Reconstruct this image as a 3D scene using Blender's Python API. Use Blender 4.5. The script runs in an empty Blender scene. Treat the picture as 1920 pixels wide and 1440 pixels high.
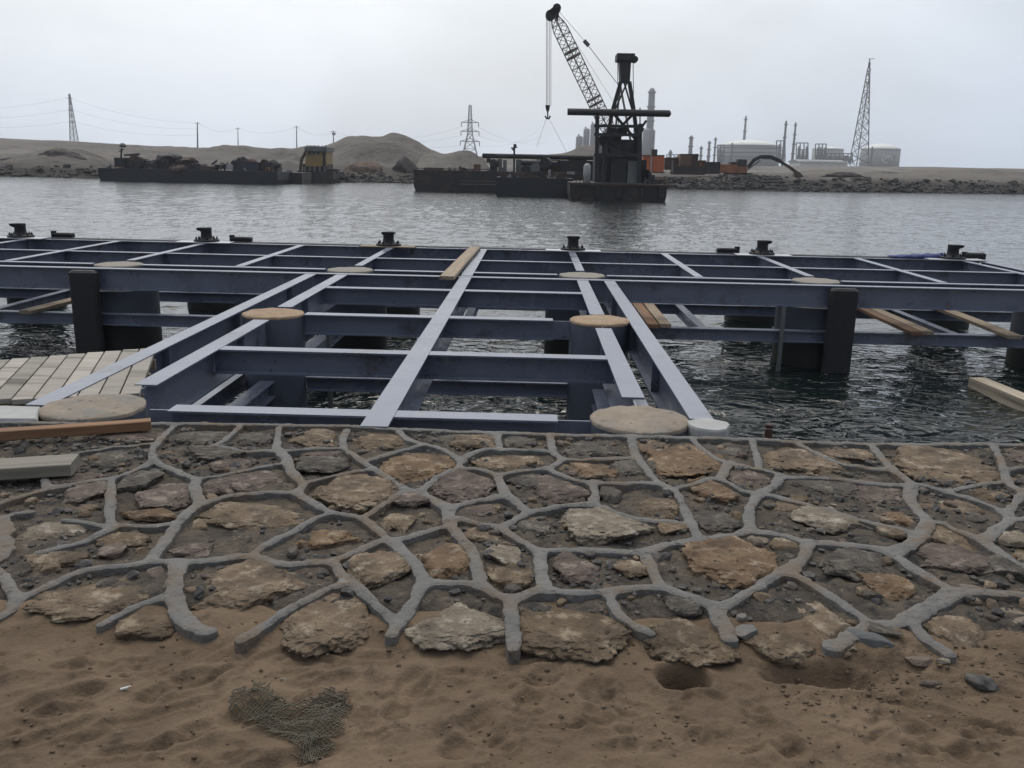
import bpy, math, random
import numpy as np
from mathutils import Vector, Matrix
random.seed(7); rng = np.random.default_rng(11)
SC = bpy.context.scene; COL = SC.collection
R = math.radians

# ---------------------------------------------------------------- camera maths
F = 1650.0; H = 1.5                       # focal length in photo pixels, eye height above the deck level
def nz(v): v = np.array(v, float); return v/np.linalg.norm(v)
UPc = nz((.0215, 1, 407/F)); Yc = np.array((40, 406, -F), float); Yc = nz(Yc-UPc*Yc.dot(UPc)); Xc = np.cross(Yc, UPc)
CM = np.array((Xc, Yc, UPc))
def ray(x, y): return CM@np.array((x-960, 720-y, -F), float)
def P(x, y, z=0.0):                       # point of the level plane z seen at a photo pixel
    d = ray(x, y); t = (z-H)/d[2]; return np.array((d[0]*t, d[1]*t, z))
def A(x, y, D):                           # point at distance D ahead
    d = ray(x, y); return d*(D/d[1])+np.array((0, 0, H))
def to_px(X, Y, Z):
    v = np.stack((X, Y, Z-H), -1)@CM
    return 960+F*v[..., 0]/-v[..., 2], 720-F*v[..., 1]/-v[..., 2]

# ---------------------------------------------------------------- noise
def vnoise(x, y, seed=0):
    xi = np.floor(x).astype(np.int64); yi = np.floor(y).astype(np.int64); fx = x-xi; fy = y-yi
    fx = fx*fx*(3-2*fx); fy = fy*fy*(3-2*fy)
    def h(a, b):
        n = (a*374761393+b*668265263+seed*1442695041) & 0xffffffff
        n = ((n ^ (n >> 13))*1274126177) & 0xffffffff
        n = n ^ (n >> 16)
        return (n & 0xffff)/32767.5-1
    return (h(xi, yi)*(1-fx)+h(xi+1, yi)*fx)*(1-fy)+(h(xi, yi+1)*(1-fx)+h(xi+1, yi+1)*fx)*fy
def fbm(x, y, octv=4, seed=0, gain=.5):
    s = 0; a = 1; t = 0
    for o in range(octv):
        s = s+a*vnoise(x*2**o+o*17.3, y*2**o-o*9.1, seed+o); t += a; a *= gain
    return s/t
def vnoise3(p, seed=0):
    i = np.floor(p).astype(np.int64); f = p-i; f = f*f*(3-2*f)
    def h(dx, dy, dz):
        n = ((i[:, 0]+dx)*374761393+(i[:, 1]+dy)*668265263+(i[:, 2]+dz)*2147483647+seed*1442695041) & 0xffffffff
        n = ((n ^ (n >> 13))*1274126177) & 0xffffffff; n = n ^ (n >> 16)
        return (n & 0xffff)/32767.5-1
    r = 0
    for dx in (0, 1):
        for dy in (0, 1):
            for dz in (0, 1):
                r = r+h(dx, dy, dz)*(f[:, 0] if dx else 1-f[:, 0])*(f[:, 1] if dy else 1-f[:, 1])*(f[:, 2] if dz else 1-f[:, 2])
    return r
def sstep(a, b, x): t = np.clip((x-a)/(b-a), 0, 1); return t*t*(3-2*t)

# ---------------------------------------------------------------- mesh building
class MB:
    def __init__(s): s.v = []; s.f = []; s.sm = []
    def add(s, vs, fs, smooth=False):
        o = len(s.v); s.v += [tuple(map(float, p)) for p in vs]
        s.f += [tuple(o+i for i in f) for f in fs]; s.sm += [smooth]*len(fs); return s
    def box(s, c, size, rz=0, M=None):
        hx, hy, hz = size[0]/2, size[1]/2, size[2]/2
        vs = [Vector((x*hx, y*hy, z*hz)) for z in (-1, 1) for y in (-1, 1) for x in (-1, 1)]
        m = M if M is not None else Matrix.Rotation(rz, 3, 'Z')
        vs = [m@p+Vector(c) for p in vs]
        return s.add(vs, [(0, 2, 3, 1), (4, 5, 7, 6), (0, 1, 5, 4), (2, 6, 7, 3), (0, 4, 6, 2), (1, 3, 7, 5)])
    def cbox(s, c, size, b=.01, rz=0):    # box with bevelled vertical and top edges
        hx, hy, hz = size[0]/2, size[1]/2, size[2]/2
        def ring(ix, z):
            x, y = hx-ix, hy-ix
            return [(-x+b, -y, z), (x-b, -y, z), (x, -y+b, z), (x, y-b, z), (x-b, y, z), (-x+b, y, z), (-x, y-b, z), (-x, -y+b, z)]
        m = Matrix.Rotation(rz, 3, 'Z'); rs = [ring(0, -hz), ring(0, hz-b), ring(b, hz)]
        vs = [m@Vector(p)+Vector(c) for r in rs for p in r]
        fs = [tuple(range(7, -1, -1)), tuple(range(16, 24))]
        for k in range(2):
            fs += [(k*8+i, k*8+(i+1) % 8, k*8+8+(i+1) % 8, k*8+8+i) for i in range(8)]
        return s.add(vs, fs)
    def tube(s, p, q, r, r2=None, n=10, cap=True, smooth=True):
        p = Vector(p); q = Vector(q); d = (q-p); r2 = r if r2 is None else r2
        if d.length < 1e-9: return s
        d.normalize(); u = d.orthogonal().normalized(); w = d.cross(u)
        vs = [p+(u*math.cos(a)+w*math.sin(a))*r for a in [2*math.pi*i/n for i in range(n)]]
        vs += [q+(u*math.cos(a)+w*math.sin(a))*r2 for a in [2*math.pi*i/n for i in range(n)]]
        s.add(vs, [(i, (i+1) % n, n+(i+1) % n, n+i) for i in range(n)], smooth)
        if cap: s.add(vs[:n], [tuple(range(n-1, -1, -1))]); s.add(vs[n:], [tuple(range(n))])
        return s
    def bar(s, p, q, w, h=None):          # square bar between two points
        p = Vector(p); q = Vector(q); d = q-p; L = d.length
        if L < 1e-9: return s
        return s.box((p+q)/2, (w, h or w, L), M=d.to_track_quat('Z', 'Y').to_matrix())
    def poly(s, pts, r, n=6):
        for a, b in zip(pts, pts[1:]): s.tube(a, b, r, n=n)
        return s
    def lathe(s, c, prof, n=24, smooth=True):
        c = Vector(c); vs = []; fs = []
        for (r, z) in prof:
            for i in range(n):
                a = 2*math.pi*i/n; vs.append(c+Vector((r*math.cos(a), r*math.sin(a), z)))
        m = len(prof)
        for k in range(m-1):
            fs += [(k*n+i, k*n+(i+1) % n, k*n+n+(i+1) % n, k*n+n+i) for i in range(n)]
        fs.append(tuple(range(n-1, -1, -1))); fs.append(tuple((m-1)*n+i for i in range(n)))
        s.add(vs, fs[:-2], smooth); o = len(s.v)-len(vs)
        s.f += [tuple(o+i for i in f) for f in fs[-2:]]; s.sm += [False, False]; return s
    def prism(s, pts, off):               # planar outline pushed along a vector
        n = len(pts); off = Vector(off); a = [Vector(p) for p in pts]; b = [p+off for p in a]
        return s.add(a+b, [tuple(range(n-1, -1, -1)), tuple(range(n, 2*n))]+[(i, (i+1) % n, n+(i+1) % n, n+i) for i in range(n)])
    def ibeam(s, p, q, w, h, tf=.014, tw=.010):   # p, q: ends of the top centre line (level)
        p = Vector(p); q = Vector(q); d = (q-p).normalized(); sd = Vector((-d.y, d.x, 0))
        pr = [(-w/2, 0), (w/2, 0), (w/2, -tf), (tw/2, -tf), (tw/2, -h+tf), (w/2, -h+tf), (w/2, -h), (-w/2, -h), (-w/2, -h+tf), (-tw/2, -h+tf), (-tw/2, -tf), (-w/2, -tf)]
        vs = [e+sd*a+Vector((0, 0, z)) for e in (p, q) for a, z in pr]
        fs = [(i, (i+1) % 12, 12+(i+1) % 12, 12+i) for i in range(12)]
        for o, flip in ((0, False), (12, True)):
            for qd in ((0, 11, 2, 1), (11, 10, 3, 2), (10, 9, 4, 3), (9, 8, 5, 4), (8, 7, 6, 5)):
                fs.append(tuple(o+i for i in (qd[::-1] if flip else qd)))
        return s.add(vs, fs)
    def build(s, name, mat, parent=None, loc=None):
        me = bpy.data.meshes.new(name); me.from_pydata(s.v, [], s.f); me.update()
        me.polygons.foreach_set('use_smooth', s.sm)
        o = bpy.data.objects.new(name, me); COL.objects.link(o)
        if mat: me.materials.append(mat)
        if parent is not None:
            o.parent = parent; o.location = (-Vector(parent.location)) if loc is None else loc
        elif loc is not None: o.location = loc
        return o
def grid_obj(name, xs, ys, Z, mat, parent=None, keep=None):
    ny, nx = Z.shape; X, Y = np.meshgrid(xs, ys) if np.ndim(xs) == 1 else (xs, ys)
    co = np.stack((X, Y, Z), -1).reshape(-1, 3).astype(np.float32)
    idx = np.arange(nx*ny).reshape(ny, nx)
    q = np.stack((idx[:-1, :-1], idx[:-1, 1:], idx[1:, 1:], idx[1:, :-1]), -1).reshape(-1, 4)
    if keep is not None: q = q[keep.reshape(-1)]
    me = bpy.data.meshes.new(name); me.vertices.add(len(co)); me.vertices.foreach_set('co', co.ravel())
    me.loops.add(q.size); me.loops.foreach_set('vertex_index', q.astype(np.int32).ravel())
    me.polygons.add(len(q)); me.polygons.foreach_set('loop_start', np.arange(0, q.size, 4, dtype=np.int32))
    me.polygons.foreach_set('use_smooth', np.ones(len(q), bool)); me.update(calc_edges=True); me.validate()
    me.materials.append(mat); o = bpy.data.objects.new(name, me); COL.objects.link(o)
    if parent is not None: o.parent = parent
    return o
def tag(o, label=None, cat=None, group=None, kind=None):
    if label: o['label'] = label
    if cat: o['category'] = cat
    if group: o['group'] = group
    if kind: o['kind'] = kind
    return o
def thing(name, label, cat, loc=(0, 0, 0), group=None):
    o = bpy.data.objects.new(name, None); COL.objects.link(o); o.location = loc; o.empty_display_size = .2
    return tag(o, label, cat, group)
def copy_tree(o, loc=None, parent=None):
    c = o.copy(); COL.objects.link(c)
    if parent is not None: c.parent = parent
    if loc is not None: c.location = loc
    for ch in list(o.children): copy_tree(ch, None, c)
    return c

# ---------------------------------------------------------------- materials
def nodes(name):
    m = bpy.data.materials.new(name); m.use_nodes = True; nt = m.node_tree
    return m, nt, nt.nodes, nt.links, nt.nodes['Principled BSDF']
def ramp(N, stops, interp='LINEAR'):
    r = N.new('ShaderNodeValToRGB'); r.color_ramp.interpolation = interp; e = r.color_ramp.elements
    while len(e) < len(stops): e.new(.5)
    for k, (p, c) in enumerate(stops):
        e[k].position = p; e[k].color = (c, c, c, 1) if isinstance(c, (int, float)) else (*c[:3], 1)
    return r
def noise(N, L, vec, scale, detail=5, rough=.55, dist=0):
    n = N.new('ShaderNodeTexNoise'); n.inputs['Scale'].default_value = scale; n.inputs['Detail'].default_value = detail
    n.inputs['Roughness'].default_value = rough; n.inputs['Distortion'].default_value = dist
    if vec is not None: L.new(vec, n.inputs['Vector'])
    return n
def mixc(N, L, fac, a, b, mode='MIX'):
    m = N.new('ShaderNodeMix'); m.data_type = 'RGBA'; m.blend_type = mode
    for sock, val in ((m.inputs[0], fac), (m.inputs[6], a), (m.inputs[7], b)):
        if hasattr(val, 'is_linked'): L.new(val, sock)
        elif isinstance(val, (int, float)): sock.default_value = val
        else: sock.default_value = (*val, 1)
    return m.outputs[2]
def surf(name, cols, scale=3, rough=.8, bump=.3, bscale=None, bdist=.01, metal=0, spec=.5, fine=None, stretch=None, extra=None):
    """mottled procedural surface; cols: list of ramp colours, fine: second layer (colour, scale, lo, hi)"""
    m, nt, N, L, b = nodes(name)
    tc = N.new('ShaderNodeTexCoord'); vec = tc.outputs['Object']
    oi = N.new('ShaderNodeObjectInfo'); va = N.new('ShaderNodeVectorMath'); va.operation = 'MULTIPLY_ADD'
    cx = N.new('ShaderNodeCombineXYZ')
    for i in range(3): L.new(oi.outputs['Random'], cx.inputs[i])
    L.new(cx.outputs[0], va.inputs[0]); va.inputs[1].default_value = (13, 29, 7); L.new(vec, va.inputs[2]); vec = va.outputs[0]
    if stretch:
        mp = N.new('ShaderNodeMapping'); mp.inputs['Scale'].default_value = stretch; L.new(vec, mp.inputs['Vector']); vec = mp.outputs[0]
    n = noise(N, L, vec, scale, 6, .6)
    k = len(cols); r = ramp(N, [(.3+.4*i/max(k-1, 1), c) for i, c in enumerate(cols)]); L.new(n.outputs[0], r.inputs[0]); col = r.outputs[0]
    if fine:
        for (fc, fs, lo, hi) in (fine if isinstance(fine, list) else [fine]):
            n2 = noise(N, L, vec, fs, 4, .65); r2 = ramp(N, [(lo, 0.), (hi, 1.)]); L.new(n2.outputs[0], r2.inputs[0])
            col = mixc(N, L, r2.outputs[0], col, fc)
    L.new(col, b.inputs['Base Color']); b.inputs['Metallic'].default_value = metal
    b.inputs['Specular IOR Level'].default_value = spec
    rr = ramp(N, [(.3, max(rough-.12, .03)), (.7, min(rough+.12, 1))]); L.new(n.outputs[0], rr.inputs[0]); L.new(rr.outputs[0], b.inputs['Roughness'])
    if bump:
        nb = noise(N, L, vec, bscale or scale*6, 8, .62); bp = N.new('ShaderNodeBump'); bp.inputs['Strength'].default_value = bump
        bp.inputs['Distance'].default_value = bdist; L.new(nb.outputs[0], bp.inputs['Height']); L.new(bp.outputs[0], b.inputs['Normal'])
    return m
STEEL = surf('grey_blue_steel_paint', [(.086, .098, .138), (.108, .122, .166), (.128, .143, .188)], 1.6, .31, .05, 30, .003, fine=[((.19, .185, .175), 9, .58, .8), ((.03, .032, .04), 14, .66, .74), ((.10, .062, .042), 5, .65, .74), ((.05, .05, .052), 2.2, .60, .72)], spec=.75)
PILE = surf('dull_grey_pile_coating', [(.036, .043, .057), (.056, .065, .083)], 1.4, .6, .3, 26, .008, fine=((.025, .025, .025), 5, .58, .72), stretch=(1, 1, .3))
BLACKIRON = surf('black_cast_iron', [(.008, .008, .010), (.015, .015, .018)], 6, .6, .2, 60, .003, spec=.25)
RUBBER = surf('black_worn_rubber', [(.009, .009, .010), (.02, .02, .02)], 5, .72, .5, 18, .02, fine=((.045, .04, .035), 11, .62, .75))
SANDCAP = surf('sand_dusted_concrete', [(.165, .128, .092), (.23, .185, .138), (.28, .23, .178)], 5, .94, .8, 45, .01, fine=[((.17, .158, .14), 3.2, .48, .64), ((.10, .08, .06), 17, .57, .70), ((.33, .28, .22), 30, .64, .75)])
SANDCAPO = surf('orange_dusted_concrete', [(.22, .145, .085), (.29, .20, .125), (.33, .25, .17)], 7, .94, .8, 45, .01, fine=[((.13, .09, .058), 17, .56, .70), ((.36, .30, .22), 30, .62, .75)])
PALECAP = surf('pale_dusted_concrete', [(.18, .165, .135), (.24, .22, .185)], 6, .9, .4, 50, .005, fine=((.15, .14, .12), 20, .6, .72))
PLATE = surf('bright_galvanised_plate', [(.34, .35, .37), (.45, .46, .48)], 5, .4, .05, 40, .002, metal=.2)
CONC = surf('pale_new_concrete', [(.27, .27, .26), (.37, .37, .355)], 7, .9, .35, 50, .005, fine=((.28, .27, .25), 18, .6, .72))
MORTAR = surf('grey_cement_mortar', [(.098, .095, .088), (.142, .137, .128), (.185, .178, .166)], 7, .92, 1., 48, .014, fine=[((.135, .105, .078), 3.5, .47, .62), ((.07, .062, .054), 24, .58, .70), ((.23, .215, .19), 13, .64, .76)])
SAND = surf('damp_brown_sand', [(.096, .065, .041), (.130, .091, .058), (.165, .118, .078)], 3.2, .95, .8, 70, .011, fine=[((.066, .045, .030), 9, .54, .70), ((.24, .19, .14), 55, .68, .76)], spec=.25)
BED = surf('rubble_bed', [(.048, .041, .034), (.088, .073, .058), (.138, .11, .082)], 6, .95, 1., 34, .03, fine=[((.035, .034, .033), 13, .52, .66), ((.20, .165, .125), 19, .58, .72), ((.26, .21, .15), 60, .66, .76)], spec=.2)
GRAV = surf('dark_grey_gravel', [(.035, .034, .033), (.075, .07, .066), (.15, .135, .12)], 30, .9, .4, 120, .003, spec=.25)
def stone(name, cs, vein=(.42, .36, .27)):
    return surf(name, cs, 9, .93, 1.0, 30, .035, fine=[(vein, 15, .52, .66), (tuple(c*.3 for c in cs[0]), 30, .60, .72), (tuple(c*.7+.01 for c in cs[0]), 6, .5, .7)], spec=.2)
STN = {'T': stone('tan_limestone', [(.105, .076, .052), (.17, .125, .085), (.25, .188, .13)], (.36, .30, .22)),
       'O': stone('ochre_limestone', [(.105, .07, .045), (.17, .112, .068), (.24, .168, .104)], (.33, .26, .18)),
       'P': stone('pinkish_stone', [(.085, .064, .053), (.13, .10, .084), (.185, .148, .124)], (.28, .23, .19)),
       'G': stone('grey_brown_stone', [(.062, .055, .047), (.098, .086, .073), (.14, .124, .105)], (.21, .185, .15)),
       'W': stone('buff_stone', [(.15, .122, .09), (.215, .178, .134), (.30, .255, .195)], (.42, .37, .30)),
       'D': stone('dusty_brown_stone', [(.095, .068, .044), (.135, .098, .064), (.18, .135, .092)], (.30, .24, .17))}
def wood(name, cs, rough=.85):
    m = surf(name, cs, 5, rough, .4, 22, .006, stretch=(.25, 6, 6), fine=[((cs[0][0]*.35, cs[0][1]*.35, cs[0][2]*.35), 9, .58, .74), ((.10, .085, .065), .9, .52, .68)])
    N, L = m.node_tree.nodes, m.node_tree.links; pb = N['Principled BSDF']; src = pb.inputs['Base Color'].links[0].from_socket   # every board its own shade
    hs = N.new('ShaderNodeHueSaturation'); oi = N.new('ShaderNodeObjectInfo'); mr = N.new('ShaderNodeMapRange'); L.new(oi.outputs['Random'], mr.inputs['Value']); mr.inputs['To Min'].default_value = .72; mr.inputs['To Max'].default_value = 1.12
    L.new(mr.outputs[0], hs.inputs['Value']); L.new(src, hs.inputs['Color']); L.new(hs.outputs[0], pb.inputs['Base Color']); return m
WOODN = wood('rusty_brown_timber', [(.13, .065, .03), (.19, .10, .05), (.25, .15, .085)])
WOODG = wood('weathered_grey_timber', [(.15, .135, .105), (.21, .19, .155), (.27, .25, .21)])
WOODP = wood('pale_sawn_timber', [(.30, .25, .18), (.38, .32, .24), (.45, .39, .30)])
WOODT = wood('tan_sawn_timber', [(.19, .145, .10), (.26, .20, .14), (.33, .265, .19)])
WOODD = wood('bleached_deck_board', [(.25, .225, .19), (.31, .28, .24), (.37, .34, .30)])
NETM = surf('olive_net_cord', [(.055, .047, .031), (.095, .082, .057)], 30, .9, 0)
def flat(name, c, rough=.7, var=.25, scale=2.0, metal=0):
    return surf(name, [tuple(x*(1-var) for x in c), tuple(x*(1+var) for x in c)], scale, rough, .1, scale*8, .02, metal=metal, fine=(tuple(x*.45 for x in c), scale*3, .6, .75))
HULL = surf('black_rusty_hull', [(.012, .011, .012), (.022, .019, .018)], .6, .65, .2, 6, .02, fine=[((.055, .030, .02), .9, .5, .66), ((.03, .026, .024), 2.4, .55, .7)])
HULLB = flat('blue_black_hull', (.012, .014, .02), .6, .3, .6)
RUST = flat('rusty_steel', (.06, .035, .025), .8, .4, 1.2)
RIG = surf('sooty_black_steel', [(.009, .009, .011), (.018, .017, .018)], 1., .6, .1, 8, .02, fine=[((.04, .024, .017), 1.6, .56, .7)])
RIGB = flat('dark_blue_machinery', (.02, .022, .034), .6, .4, 1.0)
GREYM = flat('dull_grey_machinery', (.11, .115, .11), .6, .25, 1.2)
GREYL = flat('light_grey_paint', (.30, .29, .28), .6, .2, 1.2)
PILE2 = surf('blue_grey_pile_coating', [(.06, .071, .094), (.085, .098, .126)], 1.4, .5, .15, 26, .005, fine=[((.03, .03, .03), 5, .58, .72), ((.12, .085, .06), 3, .62, .74)], stretch=(1, 1, .3))
BOOMM = flat('brown_boom_lattice', (.17, .14, .125), .7, .3, .8)
YELL = flat('dirty_yellow_paint', (.26, .17, .055), .6, .3, .9)
ORNG = flat('bright_orange_paint', (.45, .11, .03), .6, .2, 1.0)
BROWN = flat('brown_container_paint', (.14, .075, .04), .7, .3, 1.0)
EXOR = flat('faded_orange_paint', (.26, .10, .045), .7, .3, 1.0)
BLUEM = flat('blue_tarpaulin', (.03, .045, .14), .7, .2, 2)
WHITE = flat('off_white_paint', (.55, .55, .53), .6, .15, 1)
GLASS = flat('dark_window_glass', (.02, .022, .025), .12, .1, 1)
REFG = flat('hazy_grey_steel', (.16, .165, .17), .7, .15, .03)
REFT = flat('tank_side_grey', (.20, .20, .19), .7, .12, .05)
REFR = flat('tank_roof_white', (.62, .62, .58), .7, .06, .05)
REFD = flat('dark_plant_steel', (.09, .09, .10), .7, .2, .1)
PYL_HAZED = flat('galvanised_lattice_hazed', (.30, .31, .32), .6, .15, .1)  # lattice grey lightened so the colour itself carries distance haze
PYL = flat('galvanised_lattice', (.14, .145, .15), .6, .15, .1)
WIREM = flat('dark_wire', (.05, .05, .055), .6, .1, 1)
DUNE = surf('grey_sand_hills', [(.105, .095, .084), (.148, .134, .119), (.195, .178, .157)], .035, .97, 1., .4, 1.2, fine=[((.085, .076, .068), .10, .54, .70), ((.06, .054, .048), .5, .60, .74)], spec=.1)
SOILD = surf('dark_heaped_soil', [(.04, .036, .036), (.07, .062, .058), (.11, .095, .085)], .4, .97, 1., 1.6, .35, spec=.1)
SOILR = surf('reddish_heaped_soil', [(.085, .06, .048), (.12, .088, .07), (.16, .12, .098)], .5, .97, 1., 1.6, .35, spec=.1)
ROCKD = surf('dark_shore_rubble', [(.03, .029, .028), (.06, .056, .052), (.12, .108, .095)], .9, .95, .6, 4, .1, spec=.2)

nt = PILE.node_tree; N, L = nt.nodes, nt.links; pb = N['Principled BSDF']; src = pb.inputs['Base Color'].links[0].from_socket
gp = N.new('ShaderNodeNewGeometry'); sp = N.new('ShaderNodeSeparateXYZ'); L.new(gp.outputs['Position'], sp.inputs[0])     # weed and slime in the tidal band
nn = noise(N, L, gp.outputs['Position'], 6, 4); ad = N.new('ShaderNodeMath'); ad.operation = 'MULTIPLY_ADD'; L.new(nn.outputs[0], ad.inputs[0]); ad.inputs[1].default_value = -.35; L.new(sp.outputs['Z'], ad.inputs[2])
rz = ramp(N, [(0., 1.), (.45, .9), (.6, 0.)]); mz = N.new('ShaderNodeMapRange'); mz.inputs['From Min'].default_value = -1.5; mz.inputs['From Max'].default_value = -.45; L.new(ad.outputs[0], mz.inputs['Value']); L.new(mz.outputs[0], rz.inputs[0])
L.new(mixc(N, L, rz.outputs[0], src, (.012, .014, .011)), pb.inputs['Base Color'])
nt = DUNE.node_tree; N, L = nt.nodes, nt.links; pb = N['Principled BSDF']; src = pb.inputs['Base Color'].links[0].from_socket
gp = N.new('ShaderNodeNewGeometry'); sp = N.new('ShaderNodeSeparateXYZ'); L.new(gp.outputs['Position'], sp.inputs[0])     # dark wet soil below the tide line
nn = noise(N, L, gp.outputs['Position'], .25, 4); ad = N.new('ShaderNodeMath'); ad.operation = 'MULTIPLY_ADD'; L.new(nn.outputs[0], ad.inputs[0]); ad.inputs[1].default_value = -1.6; L.new(sp.outputs['Z'], ad.inputs[2])
rz = ramp(N, [(0., 1.), (.35, .75), (.75, .25), (1., 0.)]); mz = N.new('ShaderNodeMapRange'); mz.inputs['From Min'].default_value = -1.7; mz.inputs['From Max'].default_value = .9; L.new(ad.outputs[0], mz.inputs['Value']); L.new(mz.outputs[0], rz.inputs[0])
L.new(mixc(N, L, rz.outputs[0], src, (.045, .042, .038)), pb.inputs['Base Color'])
# ---------------------------------------------------------------- sky, sun, camera
SUN_AZ, SUN_EL = R(-14), R(60)            # azimuth from straight ahead (+Y), negative = left
sdir = Vector((math.sin(SUN_AZ)*math.cos(SUN_EL), math.cos(SUN_AZ)*math.cos(SUN_EL), math.sin(SUN_EL)))
W = bpy.data.worlds.new('World'); SC.world = W; W.use_nodes = True
N, L = W.node_tree.nodes, W.node_tree.links; N.clear()
out = N.new('ShaderNodeOutputWorld')
sky = N.new('ShaderNodeTexSky'); sky.sky_type = 'NISHITA'; sky.sun_disc = False; sky.sun_elevation = SUN_EL; sky.sun_rotation = SUN_AZ
sky.air_density = 1.3; sky.dust_density = 5; sky.ozone_density = 1.5
b1 = N.new('ShaderNodeBackground'); L.new(sky.outputs[0], b1.inputs[0]); b1.inputs[1].default_value = .11
tc = N.new('ShaderNodeTexCoord')
dp = N.new('ShaderNodeVectorMath'); dp.operation = 'DOT_PRODUCT'; L.new(tc.outputs['Generated'], dp.inputs[0]); dp.inputs[1].default_value = sdir
rb = ramp(N, [(0., (.34, .38, .45)), (.42, (.38, .42, .50)), (.62, (.50, .58, .72)), (.725, (.69, .77, .89)), (.785, (.90, .945, 1.01)), (.825, (1.06, 1.095, 1.135)), (.87, (1.58, 1.62, 1.66)), (.94, (1.72, 1.72, 1.70)), (1., (1.8, 1.76, 1.7))])
mr = N.new('ShaderNodeMapRange'); mr.inputs['From Min'].default_value = -1; mr.inputs['From Max'].default_value = 1; L.new(dp.outputs['Value'], mr.inputs['Value']); L.new(mr.outputs[0], rb.inputs[0])
mp = N.new('ShaderNodeMapping'); mp.inputs['Scale'].default_value = (1, 1, 2.2); L.new(tc.outputs['Generated'], mp.inputs[0])
cn = noise(N, L, mp.outputs[0], 2.6, 6, .5, .3); cr = ramp(N, [(.34, .95), (.5, 1.), (.66, 1.07)]); L.new(cn.outputs[0], cr.inputs[0])
cc = mixc(N, L, 1, rb.outputs[0], cr.outputs[0], 'MULTIPLY')
b2 = N.new('ShaderNodeBackground'); L.new(cc, b2.inputs[0]); b2.inputs[1].default_value = 1.
veil = ramp(N, [(.3, .70), (.62, .93)]); L.new(cn.outputs[0], veil.inputs[0])
mx = N.new('ShaderNodeMixShader'); L.new(veil.outputs[0], mx.inputs[0]); L.new(b1.outputs[0], mx.inputs[1]); L.new(b2.outputs[0], mx.inputs[2]); L.new(mx.outputs[0], out.inputs[0])
sl = bpy.data.lights.new('sun', 'SUN'); sl.energy = .75; sl.angle = R(14); sl.color = (1, .95, .87)
so = bpy.data.objects.new('sun', sl); COL.objects.link(so); so.rotation_euler = (-sdir).to_track_quat('-Z', 'Y').to_euler()
cd = bpy.data.cameras.new('camera'); cd.sensor_width = 36; cd.lens = 36*F/1920; cd.clip_start = .05; cd.clip_end = 6000
co = bpy.data.objects.new('camera', cd); COL.objects.link(co)
m4 = Matrix.Identity(4)
for i in range(3):
    for j in range(3): m4[i][j] = CM[i][j]
m4.translation = (0, 0, H); co.matrix_world = m4; SC.camera = co
vs = SC.view_settings; vs.view_transform = 'Standard'; vs.look = 'None'; vs.gamma = 1; vs.exposure = 0; vs.use_curve_mapping = False
SC.cycles.max_bounces = 8; SC.cycles.volume_bounces = 1; SC.cycles.use_denoising = True; SC.cycles.volume_max_steps = 32; SC.cycles.volume_step_rate = 10

WZ = -1.2                                 # water level below the deck


# ================================================================ WATER
m, nt, N, L, b = nodes('dark_choppy_water')
b.inputs['Base Color'].default_value = (.005, .009, .009, 1); b.inputs['Roughness'].default_value = .03; b.inputs['IOR'].default_value = 1.333
tc = N.new('ShaderNodeTexCoord'); mp = N.new('ShaderNodeMapping'); L.new(tc.outputs['Object'], mp.inputs[0]); mp.inputs['Scale'].default_value = (.75, 1.25, 1); mp.inputs['Rotation'].default_value = (0, 0, .25)
n1 = noise(N, L, mp.outputs[0], 3.6, 2, .45, .9); n2 = noise(N, L, mp.outputs[0], 7., 3, .55, .4); n3 = noise(N, L, mp.outputs[0], .35, 2, .5)
a1 = N.new('ShaderNodeMath'); a1.operation = 'MULTIPLY_ADD'; L.new(n2.outputs[0], a1.inputs[0]); a1.inputs[1].default_value = .12; L.new(n1.outputs[0], a1.inputs[2])
a2 = N.new('ShaderNodeMath'); a2.operation = 'MULTIPLY_ADD'; L.new(n3.outputs[0], a2.inputs[0]); a2.inputs[1].default_value = 1.5; L.new(a1.outputs[0], a2.inputs[2])
bp = N.new('ShaderNodeBump'); bp.inputs['Strength'].default_value = 1.; L.new(a2.outputs[0], bp.inputs['Height'])
gp = N.new('ShaderNodeNewGeometry'); sx_ = N.new('ShaderNodeSeparateXYZ'); L.new(gp.outputs['Position'], sx_.inputs[0]); md = N.new('ShaderNodeFloatCurve'); cv = md.mapping.curves[0]
for k_, (yy, vv) in enumerate(((0, .13), (.13, .11), (.22, .038), (.4, .045), (1, .055))):      # Y / 80 m -> wave height
    if k_ < 2: cv.points[0 if k_ == 0 else 1].location = (yy, vv)
    else: cv.points.new(yy, vv)
md.mapping.use_clip = False; md.mapping.update()
dv_ = N.new('ShaderNodeMath'); dv_.operation = 'DIVIDE'; dv_.use_clamp = True; L.new(sx_.outputs['Y'], dv_.inputs[0]); dv_.inputs[1].default_value = 80; L.new(dv_.outputs[0], md.inputs['Value'])
L.new(md.outputs[0], bp.inputs['Distance'])
mg = N.new('ShaderNodeMapRange'); L.new(sx_.outputs['Y'], mg.inputs['Value']); mg.inputs['From Min'].default_value = 12; mg.inputs['From Max'].default_value = 90; mg.inputs['To Min'].default_value = .03; mg.inputs['To Max'].default_value = .12; L.new(mg.outputs[0], b.inputs['Roughness']); L.new(bp.outputs[0], b.inputs['Normal'])
WATER = m
ys = np.concatenate((np.arange(4.9, 26, .07), 26+np.cumsum(np.linspace(.08, .9, 220)), np.geomspace(136, 1000, 40)))
hx = np.cumsum(np.concatenate((np.full(150, .085), np.linspace(.09, .55, 170)))); xs = np.concatenate((-np.geomspace(900, hx[-1]+1, 24), -hx[::-1], [0], hx, np.geomspace(hx[-1]+1, 900, 24)))
X, Y = np.meshgrid(xs, ys)
amp = (1-sstep(100, 132, Y))*(1-sstep(50, 66, abs(X))); nr = 1-sstep(10, 22, Y)
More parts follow.
